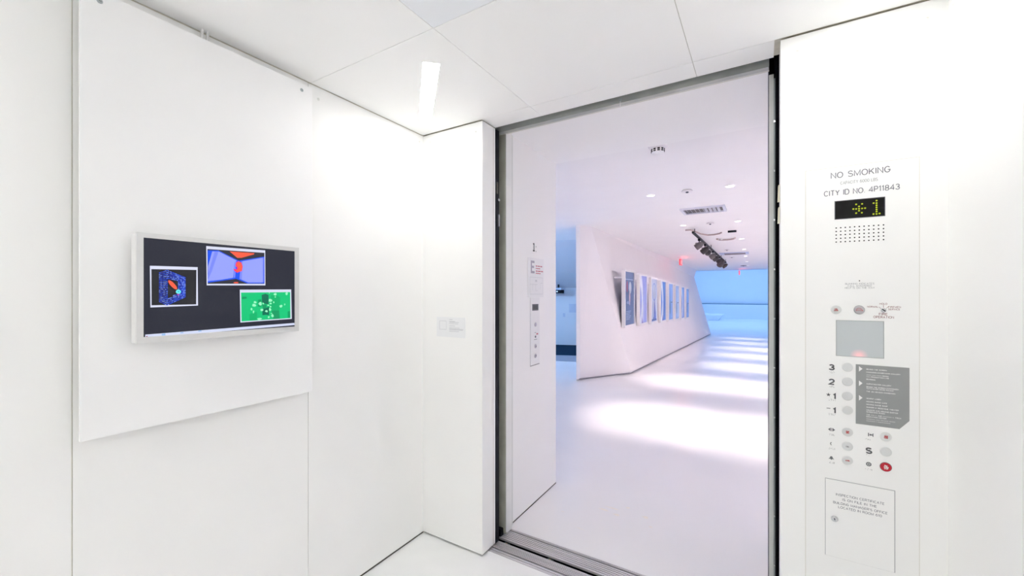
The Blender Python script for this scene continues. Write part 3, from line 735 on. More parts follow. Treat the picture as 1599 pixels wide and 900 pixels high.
# speaker holes
mb = MB(); p0, p1, p2 = cp(1305.6, 356.4), cp(1379.4, 351.8), cp(1305.6, 378.3)
for i in range(11):
    for j in range(5):
        mb.disc(CF, p0[0] + (p1[0] - p0[0]) * i / 10, p0[1] + (p2[1] - p0[1]) * j / 4, .0023, .0017, .0018, black, 10)
tag(mb.build('speaker_holes', None, cop), 'grid of small black speaker holes', kind='stuff')
MB().disc(CF, *cp(1341.8, 438.8), .0018, .0017, .0022, black, 12).build('call_lamp', None, cop)
lettering('BLINKING INDICATES', 1342, 444.5, 4.8, 45, mid_txt)
lettering('CALL ANSWERED', 1342, 447.8, 4.8, 37, mid_txt)
lettering('HELP IS ON THE WAY', 1342, 451, 4.8, 46, mid_txt)
# buttons
btn = mat('button_cap', (.70, .71, .71), .42, noise=.03, nscale=40); ringm = mat('button_ring', (.78, .78, .77), .35, noise=.02, nscale=40)
redcap = mat('red_mushroom', (.55, .01, .03), .3, noise=.05, nscale=40); dring = mat('dark_ring', (.18, .19, .22), .35, metal=.5, noise=.05, nscale=40)
def button(x, y, lines=(), m=btn, tm=red_txt, ring=ringm, r=.0150, label=None):
    a, b = cp(x, y)
    o = MB().lathe(CF, a, b, [(r, .0016), (r, .0040), (r * .94, .0052), (r * .6, .0058), (r * .2, .0059)], m, 28).build('button', None, cop, smooth=True)
    MB().lathe(CF, a, b, [(r * 1.08, .0016), (r * 1.08, .0023), (r * 1.0, .0026)], ring, 28).build('button_ring', None, o, smooth=True)
    n = len(lines)
    for q_, L in enumerate(lines):
        zz_ = b + ((n - 1) / 2 - q_) * .0050 - .0018
        MB().text(CF, L[0], a, zz_, .0058, .0066, tm, fit=L[1], weight=.19).build('button_lettering', None, o, flip=False)
    if label: o['label'] = label
    return o
for y, lb in ((573.5, 'blank round button beside the numeral 3'), (596, 'blank round button beside the numeral 2'), (618.7, 'blank round button beside the starred 1'), (640.6, 'blank round button beside minus 1')): button(1323, y, label=lb)
button(1323, 674.8, (('DOOR', .0085), ('OPEN', .0085)), label='grey door open button with red lettering')
button(1323, 697, (('CALL', .0085),), tm=dark_txt, label='grey call button with black lettering')
button(1323, 718.9, (('ALARM', .011),), label='grey alarm button with red lettering')
button(1383, 682.3, (('DOOR', .0085), ('CLOSE', .0098)), label='grey door close button with red lettering')
button(1383, 705.6, label='blank round button beside the letter S')
button(1383, 729.3, (('PULL', .008), ('TO RUN', .012), ('STOP', .010)), m=redcap, tm=white_txt, ring=dring, label='red pull to run stop button')
button(1305.3, 483.8, (('CALL', .008), ('CANCEL', .012)), r=.0148, label='pale call cancel button with red lettering')
hb = button(1341.5, 484, m=mat('lamp_cap', (.50, .47, .50), .35, noise=.05, nscale=40), ring=dring, r=.0142, label='grey lamp button with a red fire hat symbol')
a, b = cp(1341.5, 484); mb = MB()
hat = [(-.0095, -.003), (-.008, .001), (-.0055, .0045), (-.001, .0058), (.003, .0045), (.006, .001), (.0095, -.0025), (.0085, -.0042), (.005, -.0022), (0, -.0008), (-.005, -.0012), (-.008, -.0036)]
for i in range(len(hat)):
    p, q = hat[i], hat[(i + 1) % len(hat)]; mb.line(CF, a + p[0], b + p[1], a + q[0], b + q[1], .0011, .0066, red_txt)
mb.build('hat_symbol', None, hb, flip=False)
# fire key switch
a, b = cp(1379.3, 484.5)
ks = MB().lathe(CF, a, b, [(.0072, .0016), (.0072, .0045), (.006, .0056), (.003, .0058)], chrome, 20).build('key_switch', None, cop, smooth=True)
MB().line(CF, a - .004, b + .003, a + .005, b - .004, .0028, .0062, black).build('key_slot', None, ks, flip=False)
mb = MB()
for (x0, y0, x1, y1) in ((1372, 479.5, 1375.5, 482.2), (1379.3, 476.5, 1379.3, 481), (1383.5, 482, 1387, 479.2)):
    mb.line(CF, *cp(x0, y0), *cp(x1, y1), .0010, S, maroon)
mb.build('pointer_lines', None, cop, flip=False)
lettering('HOLD', 1379.3, 476, 4.6, 11.5, maroon); lettering('NORMAL', 1362.5, 480.5, 4.6, 17, maroon)
lettering('FIREMEN', 1396.5, 481, 4.6, 19, maroon); lettering('SERVICE', 1396, 484.6, 4.6, 18, maroon)
lettering('FIRE', 1379, 492.5, 6.2, 13, maroon); lettering('OPERATION', 1379.5, 497.2, 6.2, 31.5, maroon)
# small screen
q = [cp(1306.2, 500.8), cp(1379.2, 502.6), cp(1379.0, 559.5), cp(1306.2, 555)]
gx0, gx1, gz0, gz1 = q[0][0], q[1][0], (q[2][1] + q[3][1]) / 2, (q[0][1] + q[1][1]) / 2
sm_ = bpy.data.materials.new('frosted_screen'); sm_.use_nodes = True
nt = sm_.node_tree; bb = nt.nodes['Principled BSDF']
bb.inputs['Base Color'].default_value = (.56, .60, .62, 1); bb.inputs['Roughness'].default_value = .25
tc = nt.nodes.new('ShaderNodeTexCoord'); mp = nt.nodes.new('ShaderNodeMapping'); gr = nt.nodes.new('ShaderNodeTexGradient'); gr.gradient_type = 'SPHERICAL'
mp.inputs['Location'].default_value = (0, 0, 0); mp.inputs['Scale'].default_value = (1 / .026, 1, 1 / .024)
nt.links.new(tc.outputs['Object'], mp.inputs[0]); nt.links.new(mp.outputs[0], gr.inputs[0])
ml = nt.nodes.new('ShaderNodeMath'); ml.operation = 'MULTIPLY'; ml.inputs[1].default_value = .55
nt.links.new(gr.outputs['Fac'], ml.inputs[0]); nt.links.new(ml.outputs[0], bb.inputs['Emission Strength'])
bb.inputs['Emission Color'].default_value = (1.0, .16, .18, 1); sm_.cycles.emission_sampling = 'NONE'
rx, rz = cp(1341.3, 556)
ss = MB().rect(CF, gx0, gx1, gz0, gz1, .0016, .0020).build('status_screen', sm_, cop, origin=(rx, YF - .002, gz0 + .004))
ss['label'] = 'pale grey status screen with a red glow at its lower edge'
mb = MB()
for a_ in ((gx0 - .0016, gx0, gz0 - .0016, gz1 + .0016), (gx1, gx1 + .0016, gz0 - .0016, gz1 + .0016), (gx0, gx1, gz0 - .0016, gz0), (gx0, gx1, gz1, gz1 + .0016)): mb.rect(CF, *a_, .0016, .0024)
mb.build('screen_rim', mat('screen_rim', (.36, .38, .39), .5, noise=.04, nscale=30), cop)
# directory placard
z45 = lambda x, y: (1330 + x / 8.18, 565 + y / 8.18)
pl = [cp(*z45(x, y)) for x, y in ((50, 33), (735, 79), (737, 757), (607, 860), (55, 790))]
PX0, PX1, PZ0, PZ1 = pl[0][0], pl[1][0], (pl[3][1] + pl[4][1]) / 2, (pl[0][1] + pl[1][1]) / 2
plc = MB().poly(CF, [(PX0, PZ0), (pl[3][0], PZ0), (PX1, pl[2][1]), (PX1, PZ1), (PX0, PZ1)], .0016, .0026).build('directory_placard', mat('placard_grey', (.315, .325, .325), .35, noise=.04, nscale=15), cop)
plc['label'] = 'grey floor directory with white lettering and clipped corner'
mb = MB()
for y in (92, 275, 461):
    tri = [cp(*z45(x, yy)) for x, yy in ((90, y - 36), (136, y), (90, y + 34))]
    mb.poly(CF, tri, .0029, None, white_txt)
for txt, x1, y0, y1 in (('BEHIND THE SCREEN', 443, 97, 113), ('CHANGING EXHIBITIONS GALLERY', 618, 133, 165), ('~~~~ ~~~ ~~~~ ROOM', 465, 168, 190), ('~~~ PRODUCTION LAB', 470, 192, 214), ('RESTROOMS', 298, 224, 233),
                        ('AMPHITHEATER GALLERY', 500, 283, 308), ('BEHIND THE SCREEN (CONTINUED)', 595, 320, 357), ('TUT\'S FEVER MOVIE PALACE', 530, 343, 372), ('THE JIM HENSON EXHIBITION', 552, 378, 412),
                        ('HEARST LOBBY', 374, 468, 486), ('MOVING IMAGE CAFE', 447, 508, 533), ('MOVING IMAGE SHOP', 453, 544, 570), ('SUMNER M. REDSTONE THEATER', 595, 580, 622), ('CELESTE AND ARMAND BARTOS', 587, 616, 658),
                        ('SCREENING ROOM', 420, 641, 663), ('THE ~~~ ~. AND ~~~~~~~ ~. TISCH', 625, 676, 724), ('EDUCATION CENTER', 440, 700, 727), ('~~~~~~~~~, ~~~~ ~~~~~~~~ ~~~~~~', 550, 730, 771), ('~~~~~~~~~ ~ ~~~~~~~~~~~~~', 490, 755, 788)):
    A = cp(*z45(186, y0 + 6)); B = cp(*z45(x1, y1 + 6))
    mb.text(CF, txt, A[0], (A[1] + B[1]) / 2, .0050, .0029, white_txt, align='LEFT', fit=B[0] - A[0], weight=.17)
mb.build('directory_lettering', None, plc, flip=False)
# tactile numerals and symbols
for txt, x, y in (('3', 1298.5, 577.5), ('2', 1298.5, 600.2), ('1', 1303, 623), ('1', 1303, 645.2), ('S', 1356.5, 707.8)):
    o = lettering(txt, x, y, 15.0, None, dark_txt, sx=1.25, name='numeral', weight=.21)
mb = MB(); a, b = cp(1293.5, 616.5)
mb.poly(CF, [(a + (.0075 if i % 2 == 0 else .003) * math.sin(i * math.pi / 5), b + (.0075 if i % 2 == 0 else .003) * math.cos(i * math.pi / 5)) for i in range(10)], S, None, dark_txt)
mb.build('star', None, cop, flip=False)
mb = MB(); a, b = cp(1293.5, 637.6); mb.line(CF, a - .0055, b, a + .0055, b, .0022, S, dark_txt); mb.build('minus', None, cop, flip=False)
sym = mat('symbol_grey', (.15, .155, .165), .5, noise=.02, nscale=40)
a, b = cp(1298.4, 671); mb = MB()
mb.poly(CF, [(a - .0105, b), (a - .004, b + .0055), (a - .004, b - .0055)], S, None, sym).poly(CF, [(a + .0105, b), (a + .004, b + .0055), (a + .004, b - .0055)], S, None, sym)
for k_ in (-.0035, 0, .0035): mb.line(CF, a + k_, b - .006, a + k_, b + .006, .0018, S + .0001, sym)
mb.build('door_open_symbol', None, cop, flip=False)
a, b = cp(1298.3, 693); mb = MB()
for i in range(6):
    t0, t1 = math.radians(120 + i * 20), math.radians(140 + i * 20)
    mb.line(CF, a + .003 + .006 * math.cos(t0), b + .006 * math.sin(t0), a + .003 + .006 * math.cos(t1), b + .006 * math.sin(t1), .0024, S, sym)
mb.build('phone_symbol', None, cop, flip=False)
a, b = cp(1298, 715.2); mb = MB()
mb.poly(CF, [(a - .0085, b - .004), (a - .005, b - .001), (a - .003, b + .005), (a, b + .0068), (a + .003, b + .005), (a + .005, b - .001), (a + .0085, b - .004)], S, None, sym)
mb.disc(CF, a, b - .0052, .0018, S, None, sym, 10); mb.build('bell_symbol', None, cop, flip=False)
a, b = cp(1359.2, 679.2); mb = MB()
mb.line(CF, a - .0055, b - .006, a - .0055, b + .006, .0026, S, sym).line(CF, a + .0065, b - .006, a + .0065, b + .006, .0022, S, sym)
mb.poly(CF, [(a - .004, b), (a + .001, b + .0045), (a + .001, b - .0045)], S, None, sym).poly(CF, [(a + .001, b + .0018), (a + .0065, b + .0018), (a + .0065, b - .0018), (a + .001, b - .0018)], S + .0001, None, sym)
mb.build('door_close_symbol', None, cop, flip=False)
a, b = cp(1356.3, 725); mb = MB()
mb.disc(CF, a, b, .0078, S, None, sym, 8, rot=math.pi / 8).disc(CF, a, b, .0042, S + .0002, None, plate, 14).disc(CF, a, b, .003, S + .0003, None, sym, 12)
mb.build('stop_symbol', None, cop, flip=False)
rnd = random.Random(11)
for x, y, n in ((1298.5, 581.5, 3), (1298.5, 603.8, 3), (1298.5, 624.5, 4), (1298.5, 647.2, 4), (1298.5, 679, 3), (1298.5, 700.5, 4), (1298.5, 722.5, 3), (1355, 686, 3), (1355, 710.5, 2), (1356, 733, 4)):
    mb = MB(); a, b = cp(x, y); x0_ = a - (n - 1) * .0042 / 2 * 1.3
    for i in range(n):
        for k_ in range(6):
            if rnd.random() < .5: mb.disc(CF, x0_ + i * .0056 + (k_ % 2) * .0022, b + .0022 - (k_ // 2) * .0022, .00075, S - .0002, S + .0003, sym, 6)
    mb.build('braille', None, cop)['kind'] = 'stuff'
# service door
s0, s1, u0, u1 = .2068, .3968, .5335, .8155
MB().rect(CF, s0 - .0013, s1 + .0022, u0 - .001, u1 + .0018, .0016, .0019).build('service_door_seam', mat('seam_grey', (.33, .33, .35), .6, noise=.05, nscale=20), cop)
sd = MB().rect(CF, s0, s1, u0, u1, .0016, .0034).build('service_door', plate, cop)
for txt, x, y, wpx in (('INSPECTION CERTIFICATE', 1342.0, 780.6, 75), ('IS ON FILE IN THE', 1341.5, 787.0, 53), ("BUILDING MANAGER'S OFFICE", 1342.0, 794.0, 84), ('LOCATED IN ROOM 610', 1342, 800.0, 67.5)):
    lettering(txt, x, y, 6.6, wpx, mid_txt if False else grey_txt, sd, c=.0037)
a, b = cp(1303, 809.8)
lk = MB().lathe(CF, a, b, [(.0108, .0034), (.0108, .0052), (.0085, .0068), (.0040, .0069)], chrome, 24).build('lock', None, sd, smooth=True)
MB().disc(CF, a, b, .0016, .0072, None, black, 12, .0042, .3).build('keyhole', None, lk, flip=False)

# ------------------------------------------------------------------ hall call station on the landing wall
XW = -1.380; LF = WX(XW)
t = thing('floor_numeral', (XW, 2.58, 1.80), 'dark raised numeral 1 on the landing wall above the sign', 'sign')
mb = MB().rect(LF, 2.563, 2.577, 1.800, 1.857, 0, .003, mid_txt).rect(LF, 2.556, 2.580, 1.800, 1.809, 0, .0032, dark_txt).rect(LF, 2.559, 2.570, 1.849, 1.858, 0, .0032, dark_txt)
mb.build('numeral', None, t)
MB().disc(LF, 2.602, 1.836, .004, 0, .002, mid_txt, 10).disc(LF, 2.602, 1.803, .004, 0, .002, mid_txt, 10).build('braille', None, t)['kind'] = 'stuff'
t = thing('map_sign', (XW, 2.60, 1.470), 'white floor plan sign with grey letter E and red text', 'sign')
MB().rect(LF, 2.481, 2.716, 1.472, 1.752, 0, .004).build('sign_plate', mat('sign_white', (.86, .86, .88), .35, noise=.01, nscale=9), t, bevel=.001)
mb = MB(); e0 = .0044
em = mat('purple_grey_letter', (.42, .40, .48), .5, noise=.03, nscale=30)
mb.rect(LF, 2.517, 2.534, 1.643, 1.732, e0, None, em).rect(LF, 2.534, 2.572, 1.716, 1.732, e0, None, em).rect(LF, 2.534, 2.564, 1.681, 1.696, e0, None, em).rect(LF, 2.534, 2.574, 1.643, 1.659, e0, None, em)
mb.build('letter_e', None, t, flip=False)
mb = MB(); rp = mat('rose_lettering', (.62, .20, .26), .6, noise=.05, nscale=40)
for z_, l_ in ((1.697, .105), (1.680, .073), (1.661, .120), (1.645, .078)):
    xx = 2.592
    for f in (.28, .66, 1.0):
        mb.rect(LF, xx, 2.592 + l_ * f - .006, z_ - .004, z_ + .004, e0, None, rp); xx = 2.592 + l_ * f
mb.build('red_text_lines', None, t, flip=False)
mb = MB()
for l_ in ((2.505, 1.495, 2.700, 1.495), (2.700, 1.495, 2.700, 1.615), (2.700, 1.615, 2.505, 1.615), (2.505, 1.615, 2.505, 1.495), (2.505, 1.565, 2.620, 1.565), (2.545, 1.52, 2.545, 1.565), (2.59, 1.52, 2.59, 1.565), (2.59, 1.52, 2.62, 1.52), (2.665, 1.53, 2.665, 1.575), (2.665, 1.575, 2.70, 1.575)):
    mb.line(LF, *l_, .0025, e0, pale_txt)
mb.rect(LF, 2.582, 2.612, 1.583, 1.597, e0, None, pale_txt)
mb.build('floor_plan_lines', None, t, flip=False)
t = thing('hall_call_panel', (XW, 2.586, .985), 'narrow white hall call panel with small display and round buttons', 'call panel')
MB().rect(LF, 2.516, 2.656, .985, 1.470, 0, .0006).build('edge_seam', mat('seam_grey', (0, 0, 0)), t)
MB().rect(LF, 2.518, 2.654, .992, 1.470, 0, .0030).build('plate', mat('sign_white', (0, 0, 0)), t)
MB().rect(LF, 2.541, 2.632, 1.378, 1.424, .003, .0044).build('display_rim', mat('rim_slate', (.16, .17, .2), .5, noise=.05, nscale=30), t)
MB().rect(LF, 2.553, 2.620, 1.386, 1.416, .0044, .0050).build('display', mat('display_slate', (.07, .08, .09), .3, noise=.05, nscale=30), t)
for zz, rr in ((1.277, .015), (1.122, .015), (1.053, .015)):
    o = MB().lathe(LF, 2.588, zz, [(rr, .003), (rr, .006), (rr * .8, .008), (rr * .3, .0085)], mat('button_lilac', (.48, .46, .55), .35, noise=.05, nscale=30), 20).build('button', None, t, smooth=True)
    MB().lathe(LF, 2.588, zz, [(rr * 1.2, .003), (rr * 1.2, .004), (rr, .0045)], ringm, 20).build('button_ring', None, o, smooth=True)
    if zz < 1.2: MB().poly(LF, [(2.588 - .007, zz - .006), (2.588 + .007, zz - .006), (2.588, zz + .008)] if zz > 1.1 else [(2.588 - .007, zz + .006), (2.588 + .007, zz + .006), (2.588, zz - .008)], .009, None, dark_txt).build('arrow', None, o, flip=False)
MB().lathe(LF, 2.588, 1.190, [(.008, .003), (.008, .006), (.004, .007)], dring, 16).build('key_switch', None, t, smooth=True)
mb = MB().rect(LF, 2.575, 2.600, 1.218, 1.222, .0034, None, mid_txt).rect(LF, 2.602, 2.630, 1.203, 1.213, .0034, None, rp).rect(LF, 2.568, 2.614, 1.168, 1.173, .0034, None, mid_txt)
mb.build('key_markings', None, t, flip=False)['kind'] = 'stuff'

# ------------------------------------------------------------------ posters on the leaning wall
PW, PH, PD = .70, 1.095, .065
fw_m = mat('poster_frame_white', (.84, .82, .83), .45, noise=.02, nscale=10)
posters = [  # print colours include the blue reflected in their glass
    ('slate blue poster with a red mark and pale lettering, framed, nearest the elevator', (.20, .26, .42)),
    ('framed poster with a white swoosh on violet, second from the elevator', (.45, .50, .86)),
    ('framed pale poster with a large ring, third from the elevator', (.72, .76, .88)),
    ('framed blue poster with a bold white stroke, fourth from the elevator', (.16, .36, .78)),
    ('framed plain sky blue poster, fifth from the elevator', (.34, .50, .84)),
    ('framed pale blue poster with a thin dark mark, sixth from the elevator', (.50, .64, .88)),
    ('framed blue poster with a pale curved edge, seventh from the elevator', (.22, .42, .80)),
    ('framed blue poster at the far end of the row', (.26, .46, .82))]
def pm(i, c): return mat('print_%d_%s' % (i, '_'.join('%02d' % int(v * 99) for v in c)), tuple(v ** 1.35 for v in c), .35, noise=.10, nscale=6, coat=.25)
for i, (lb, c) in enumerate(posters):
    y0 = 7.59 + i * 1.112; x0 = -2.150 - .0085 * i
    zt = 1.953 - .036 * i; z0 = zt - PH
    t = thing('framed_poster', (x0 - PD, y0 + PW / 2, z0), lb, 'poster', 'posters on the leaning wall')
    mb = MB(); bw = .040
    for a in ((y0, y0 + bw, z0, zt), (y0 + PW - bw, y0 + PW, z0, zt), (y0 + bw, y0 + PW - bw, z0, z0 + bw), (y0 + bw, y0 + PW - bw, zt - bw, zt)): mb.box(x0 - PD, x0, *a)
    mb.build('frame', fw_m, t)
    f = WX(x0 - .010); a0, a1, q0, q1 = y0 + bw, y0 + PW - bw, z0 + bw, zt - bw
    pr = MB().rect(f, a0, a1, q0, q1, -.02, 0).build('print', pm(i, c), t)
    W_, H_ = a1 - a0, q1 - q0; mb = MB(); R_ = lambda u, v: (a0 + u * W_, q0 + v * H_)
    if i == 0:
        mb.rect(f, *[a0 + W_ * .05, a0 + W_ * .9], q0 + H_ * .85, q0 + H_ * .865, .001, None, pm(i, (.6, .66, .8)))
        mb.disc(f, *R_(.22, .72), .05, .001, None, pm(i, (.55, .12, .22)), 14, .11); mb.disc(f, *R_(.55, .70), .09, .001, None, pm(i, (.75, .76, .8)), 14, .12)
        mb.disc(f, *R_(.5, .52), .05, .001, None, pm(i, (.8, .62, .62)), 14, .16); mb.disc(f, *R_(.35, .42), .12, .001, None, pm(i, (.42, .48, .66)), 14, .03)
        for k_ in range(6): mb.rect(f, a0 + W_ * .12, a0 + W_ * (.5 + .08 * (k_ % 3)), q0 + H_ * (.10 + k_ * .03), q0 + H_ * (.112 + k_ * .03), .001, None, pm(i, (.52, .58, .74)))
    elif i in (1, 3, 6):
        cw = {1: (.86, .88, .97), 3: (.88, .92, .98), 6: (.72, .80, .95)}[i]
        lft, rgt = [], []
        for k_ in range(13):
            v = k_ / 12; cx_ = .20 + .42 * v * (1 - v) * 4 * .6 - (.1 * v if i != 1 else .14 * v); wd = .10 + .22 * abs(.5 - v)
            lft.append(R_(max(0, cx_ - wd), v)); rgt.append(R_(min(1, cx_ + wd), v))
        mb.poly(f, lft + rgt[::-1], .001, None, pm(i, cw))
        mb.poly(f, [R_(.45, 0), R_(.62, 0), R_(.78, .45), R_(.70, .8)], .0015, None, pm(i, (.10, .20, .66) if i == 3 else (.55, .60, .92)))
        mb.poly(f, [R_(.28, 0), R_(.42, 0), R_(.30, .16)], .002, None, pm(i, (.30, .20, .60)))
    elif i == 2:
        for k_ in range(20):
            t0, t1 = k_ * math.pi / 10, (k_ + 1) * math.pi / 10
            mb.line(f, *[R_(.5, .70)[0] + .2 * math.cos(t0), R_(.5, .70)[1] + .2 * math.sin(t0)], *[R_(.5, .70)[0] + .2 * math.cos(t1), R_(.5, .70)[1] + .2 * math.sin(t1)], .03, .001, pm(i, (.40, .50, .80)))
        mb.poly(f, [R_(.15, .02), R_(.85, .02), R_(.75, .22), R_(.60, .45), R_(.55, .60), R_(.50, .40), R_(.42, .12)], .0015, None, pm(i, (.22, .26, .66)))
        mb.rect(f, a0 + W_ * .1, a0 + W_ * .9, q0 + H_ * .02, q0 + H_ * .06, .002, None, pm(i, (.10, .14, .45)))
    else:
        mb.poly(f, [R_(.55, .05), R_(.85, .05), R_(.80, .9), R_(.62, .9)], .001, None, pm(i, tuple(min(1, v * 1.25) for v in c)))
        mb.rect(f, a0 + W_ * .6, a0 + W_ * .85, q0 + H_ * .47, q0 + H_ * .50, .0015, None, pm(i, (.05, .12, .3)))
        mb.disc(f, *R_(.35, .35), .10, .001, None, pm(i, tuple(v * .7 for v in c)), 16, .2)
    mb.build('artwork', None, pr, flip=False)
    zb = z0 + .10
    MB().box(x0 - PD - .09, x0 - PD, y0 + .12, y0 + .16, zb, zb + .03).build('wall_mount', fw_m, t)
    MB().box(x0 - PD - .22, x0 - PD, y0 + .12, y0 + .16, zt - .16, zt - .13).build('wall_mount', fw_m, t)
o = MB().box(-2.30, -2.27, 7.22, 7.40, 1.42, 1.44)
def wall_plate(y, z, w_, h_, label):
    s_ = (y - 7.664) / (22.1 - 7.664); B = lerp(b1, b2, s_); C_ = lerp(c1, c2, s_); r_ = (z - B.z) / (C_.z - B.z); P = B * (1 - r_) + C_ * r_
    o = MB().box(P.x - .03, P.x + .012, y, y + w_, z, z + h_).build('caption_card', fw_m); tag(o, label, 'label', None); return o
wall_plate(16.35, .80, .16, .26, 'small caption card on the wall past the last poster')

# ------------------------------------------------------------------ gallery ceiling fixtures
GC = CE(GZ)
lens = emit('downlight_lens', (1.0, .93, .80), 6.0)
trim = mat('downlight_trim', (.82, .80, .82), .4, noise=.02, nscale=30)
def downlight(x, y, label, w_=SPOT_W, visible=True):
    t = thing('downlight', (x, y, GZ), label, 'downlight', 'recessed gallery downlights')
    MB().lathe(GC, x, y, [(.052, 0), (.052, .004), (.044, .006), (.041, .002)], trim, 24).build('trim_ring', None, t, smooth=True)
    MB().disc(GC, x, y, .038, .004, .0065, lens, 20).build('lens', None, t)
    l = bpy.data.lights.new('downlight_beam', 'SPOT'); l.energy = w_; l.color = WARM
    l.spot_size = math.radians(44); l.spot_blend = 1.0; l.shadow_soft_size = .05
    o = bpy.data.objects.new('downlight_beam', l); COL.objects.link(o); o.location = (0, 0, -.03); o.parent = t
RY = [5.07, 7.59, 10.09, 12.53, 14.85, 17.35, 19.95]
order = ['nearest', 'second', 'third', 'fourth', 'fifth', 'sixth', 'seventh']
for i, y in enumerate(RY):
    downlight(-.28 - .011 * (y - 5), y, order[i] + ' downlight from the elevator in the right row on the gallery ceiling')
downlight(-1.123, 5.06, 'nearest downlight of the left row on the gallery ceiling')
downlight(-1.136, 7.58, 'second downlight of the left row, just before the track lights')
for i, y in enumerate(RY[:5]): downlight(.58, y, order[i] + ' downlight of the row hidden behind the right jamb', SPOT_W)
for i, (x, y) in enumerate(((-3.3, 4.2), (-5.2, 4.2))): downlight(x, y, ['downlight behind the landing wall, nearer the doorway', 'downlight behind the landing wall, farther left'][i], SPOT_W * .8)  # unseen downlights added to brighten the near left of the gallery

# smoke detector
t = thing('smoke_detector', (-.70, 3.40, GZ), 'white smoke detector with dark slots on the gallery ceiling', 'smoke detector')
MB().lathe(GC, -.70, 3.40, [(.075, 0), (.072, .012), (.060, .020), (.050, .022)], trim, 28).build('base', None, t, smooth=True)
MB().lathe(GC, -.70, 3.40, [(.048, .020), (.050, .030), (.048, .052), (.030, .062)], white, 28).build('head', None, t, smooth=True)
mb = MB()
for k_ in range(10):
    a = k_ * math.pi / 5
    for z0_, z1_ in ((.026, .036), (.041, .049)):
        ca, sa = math.cos(a), math.sin(a); r0, r1, hw = .045, .0515, .009
        c_ = [(-.70 + r0 * ca - hw * sa, 3.40 + r0 * sa + hw * ca), (-.70 + r1 * ca - hw * sa, 3.40 + r1 * sa + hw * ca), (-.70 + r1 * ca + hw * sa, 3.40 + r1 * sa - hw * ca), (-.70 + r0 * ca + hw * sa, 3.40 + r0 * sa - hw * ca)]
        mb.poly(GC, c_, z0_, z1_)
mb.build('slots', black, t)
# ceiling discs (sprinkler covers and speakers)
def disc(x, y, r, label, m=trim, cat='cover'):
    t = thing('ceiling_cover', (x, y, GZ), label, cat, 'round covers on the gallery ceiling')
    MB().lathe(GC, x, y, [(r * .8, 0), (r * .8, .012), (r, .012), (r, .018), (r * .9, .020)], m, 24).build('cover_plate', None, t, smooth=True)
    MB().lathe(GC, x, y, [(r * .25, .020), (r * .25, .030), (r * .1, .034)], mat('slate_gasket', (0, 0, 0)), 12).build('centre_cap', None, t, smooth=True)
disc(-.712, 5.02, .062, 'round sprinkler cover nearest the elevator on the gallery ceiling')
disc(-.712, 7.535, .062, 'round sprinkler cover beyond the ceiling vent')
disc(-.743, 9.85, .062, 'round sprinkler cover beside the brown curved bracket')
disc(-.765, 12.4, .062, 'round sprinkler cover beside the far track heads')
disc(-.78, 14.9, .09, 'round cover beyond the linear diffuser')
disc(-.60, 19.8, .12, 'dark round cover at the far end of the gallery ceiling', mat('slate_gasket', (0, 0, 0)))
# vent
t = thing('ceiling_vent', (-.68, 6.30, GZ), 'white louvred air vent on the gallery ceiling', 'vent')
vx0, vx1, vy0, vy1 = -.96, -.40, 6.08, 6.50
mb = MB(); b_ = .035
for a in ((vx0, vx1, vy0, vy0 + b_), (vx0, vx1, vy1 - b_, vy1), (vx0, vx0 + b_, vy0 + b_, vy1 - b_), (vx1 - b_, vx1, vy0 + b_, vy1 - b_)): mb.box(a[0], a[1], a[2], a[3], GZ - .022, GZ)
mb.build('vent_frame', mat('vent_white', (.70, .72, .80), .45, noise=.02, nscale=20), t)
MB().box(vx0 + b_, vx1 - b_, vy0 + b_, vy1 - b_, GZ - .003, GZ - .001).build('duct', mat('vent_duct', (.20, .19, .20), .7, noise=.1, nscale=20), t)
for k_ in range(9):
    xx = vx0 + b_ + .03 + k_ * .052
    sgn = 1 if k_ < 5 else -1
    mb = MB(); mb.prism([(xx, vy0 + b_, GZ - .004), (xx + .004, vy0 + b_, GZ - .004), (xx + .004 + sgn * .02, vy0 + b_, GZ - .030), (xx + sgn * .02, vy0 + b_, GZ - .030)],
                        [(xx, vy1 - b_, GZ - .004), (xx + .004, vy1 - b_, GZ - .004), (xx + .004 + sgn * .02, vy1 - b_, GZ - .030), (xx + sgn * .02, vy1 - b_, GZ - .030)])
    mb.build('louvre', mat('vent_white', (0, 0, 0)), t)
# linear diffuser far down
t = thing('linear_diffuser', (-.62, 13.6, GZ), 'long dark linear air diffuser far down the gallery ceiling', 'diffuser')
MB().box(-1.02, -.28, 13.3, 13.9, GZ - .02, GZ).build('diffuser_frame', mat('diffuser_blue', (.55, .62, .80), .4, noise=.03, nscale=12), t)
MB().box(-.90, -.36, 13.38, 13.82, GZ - .026, GZ - .02).build('diffuser_slot', mat('diffuser_dark', (.22, .19, .20), .6, noise=.1, nscale=12), t)
# brown surface conduit and curved bracket
bro = mat('brown_conduit', (.50, .40, .38), .6, noise=.08, nscale=20)
tag(MB().tube([(-1.18, 8.10, GZ - .012), (-1.10, 8.12, GZ - .012), (-1.05, 8.35, GZ - .012), (-1.0, 8.75, GZ - .012), (-.90, 9.0, GZ - .012), (-.78, 9.02, GZ - .012), (-.68, 8.92, GZ - .012), (-.64, 8.80, GZ - .012)], .014, bro, 8).build('ceiling_conduit', None, smooth=True), 'brown curving conduit on the ceiling beside the track', 'conduit')
tag(MB().tube([(-.62 + .17 * math.cos(a), 9.75 + .22 * math.sin(a), GZ - .015) for a in [math.pi * (1 - i / 12) for i in range(13)]], .018, bro, 8).build('curved_bracket', None, smooth=True), 'brown curved bracket on the gallery ceiling right of the track', 'bracket')
o = MB().box(-.52, -.38, 8.66, 8.74, GZ - .03, GZ).build('ceiling_sensor', blackm); tag(o, 'small black sensor on the gallery ceiling between downlights', 'sensor')
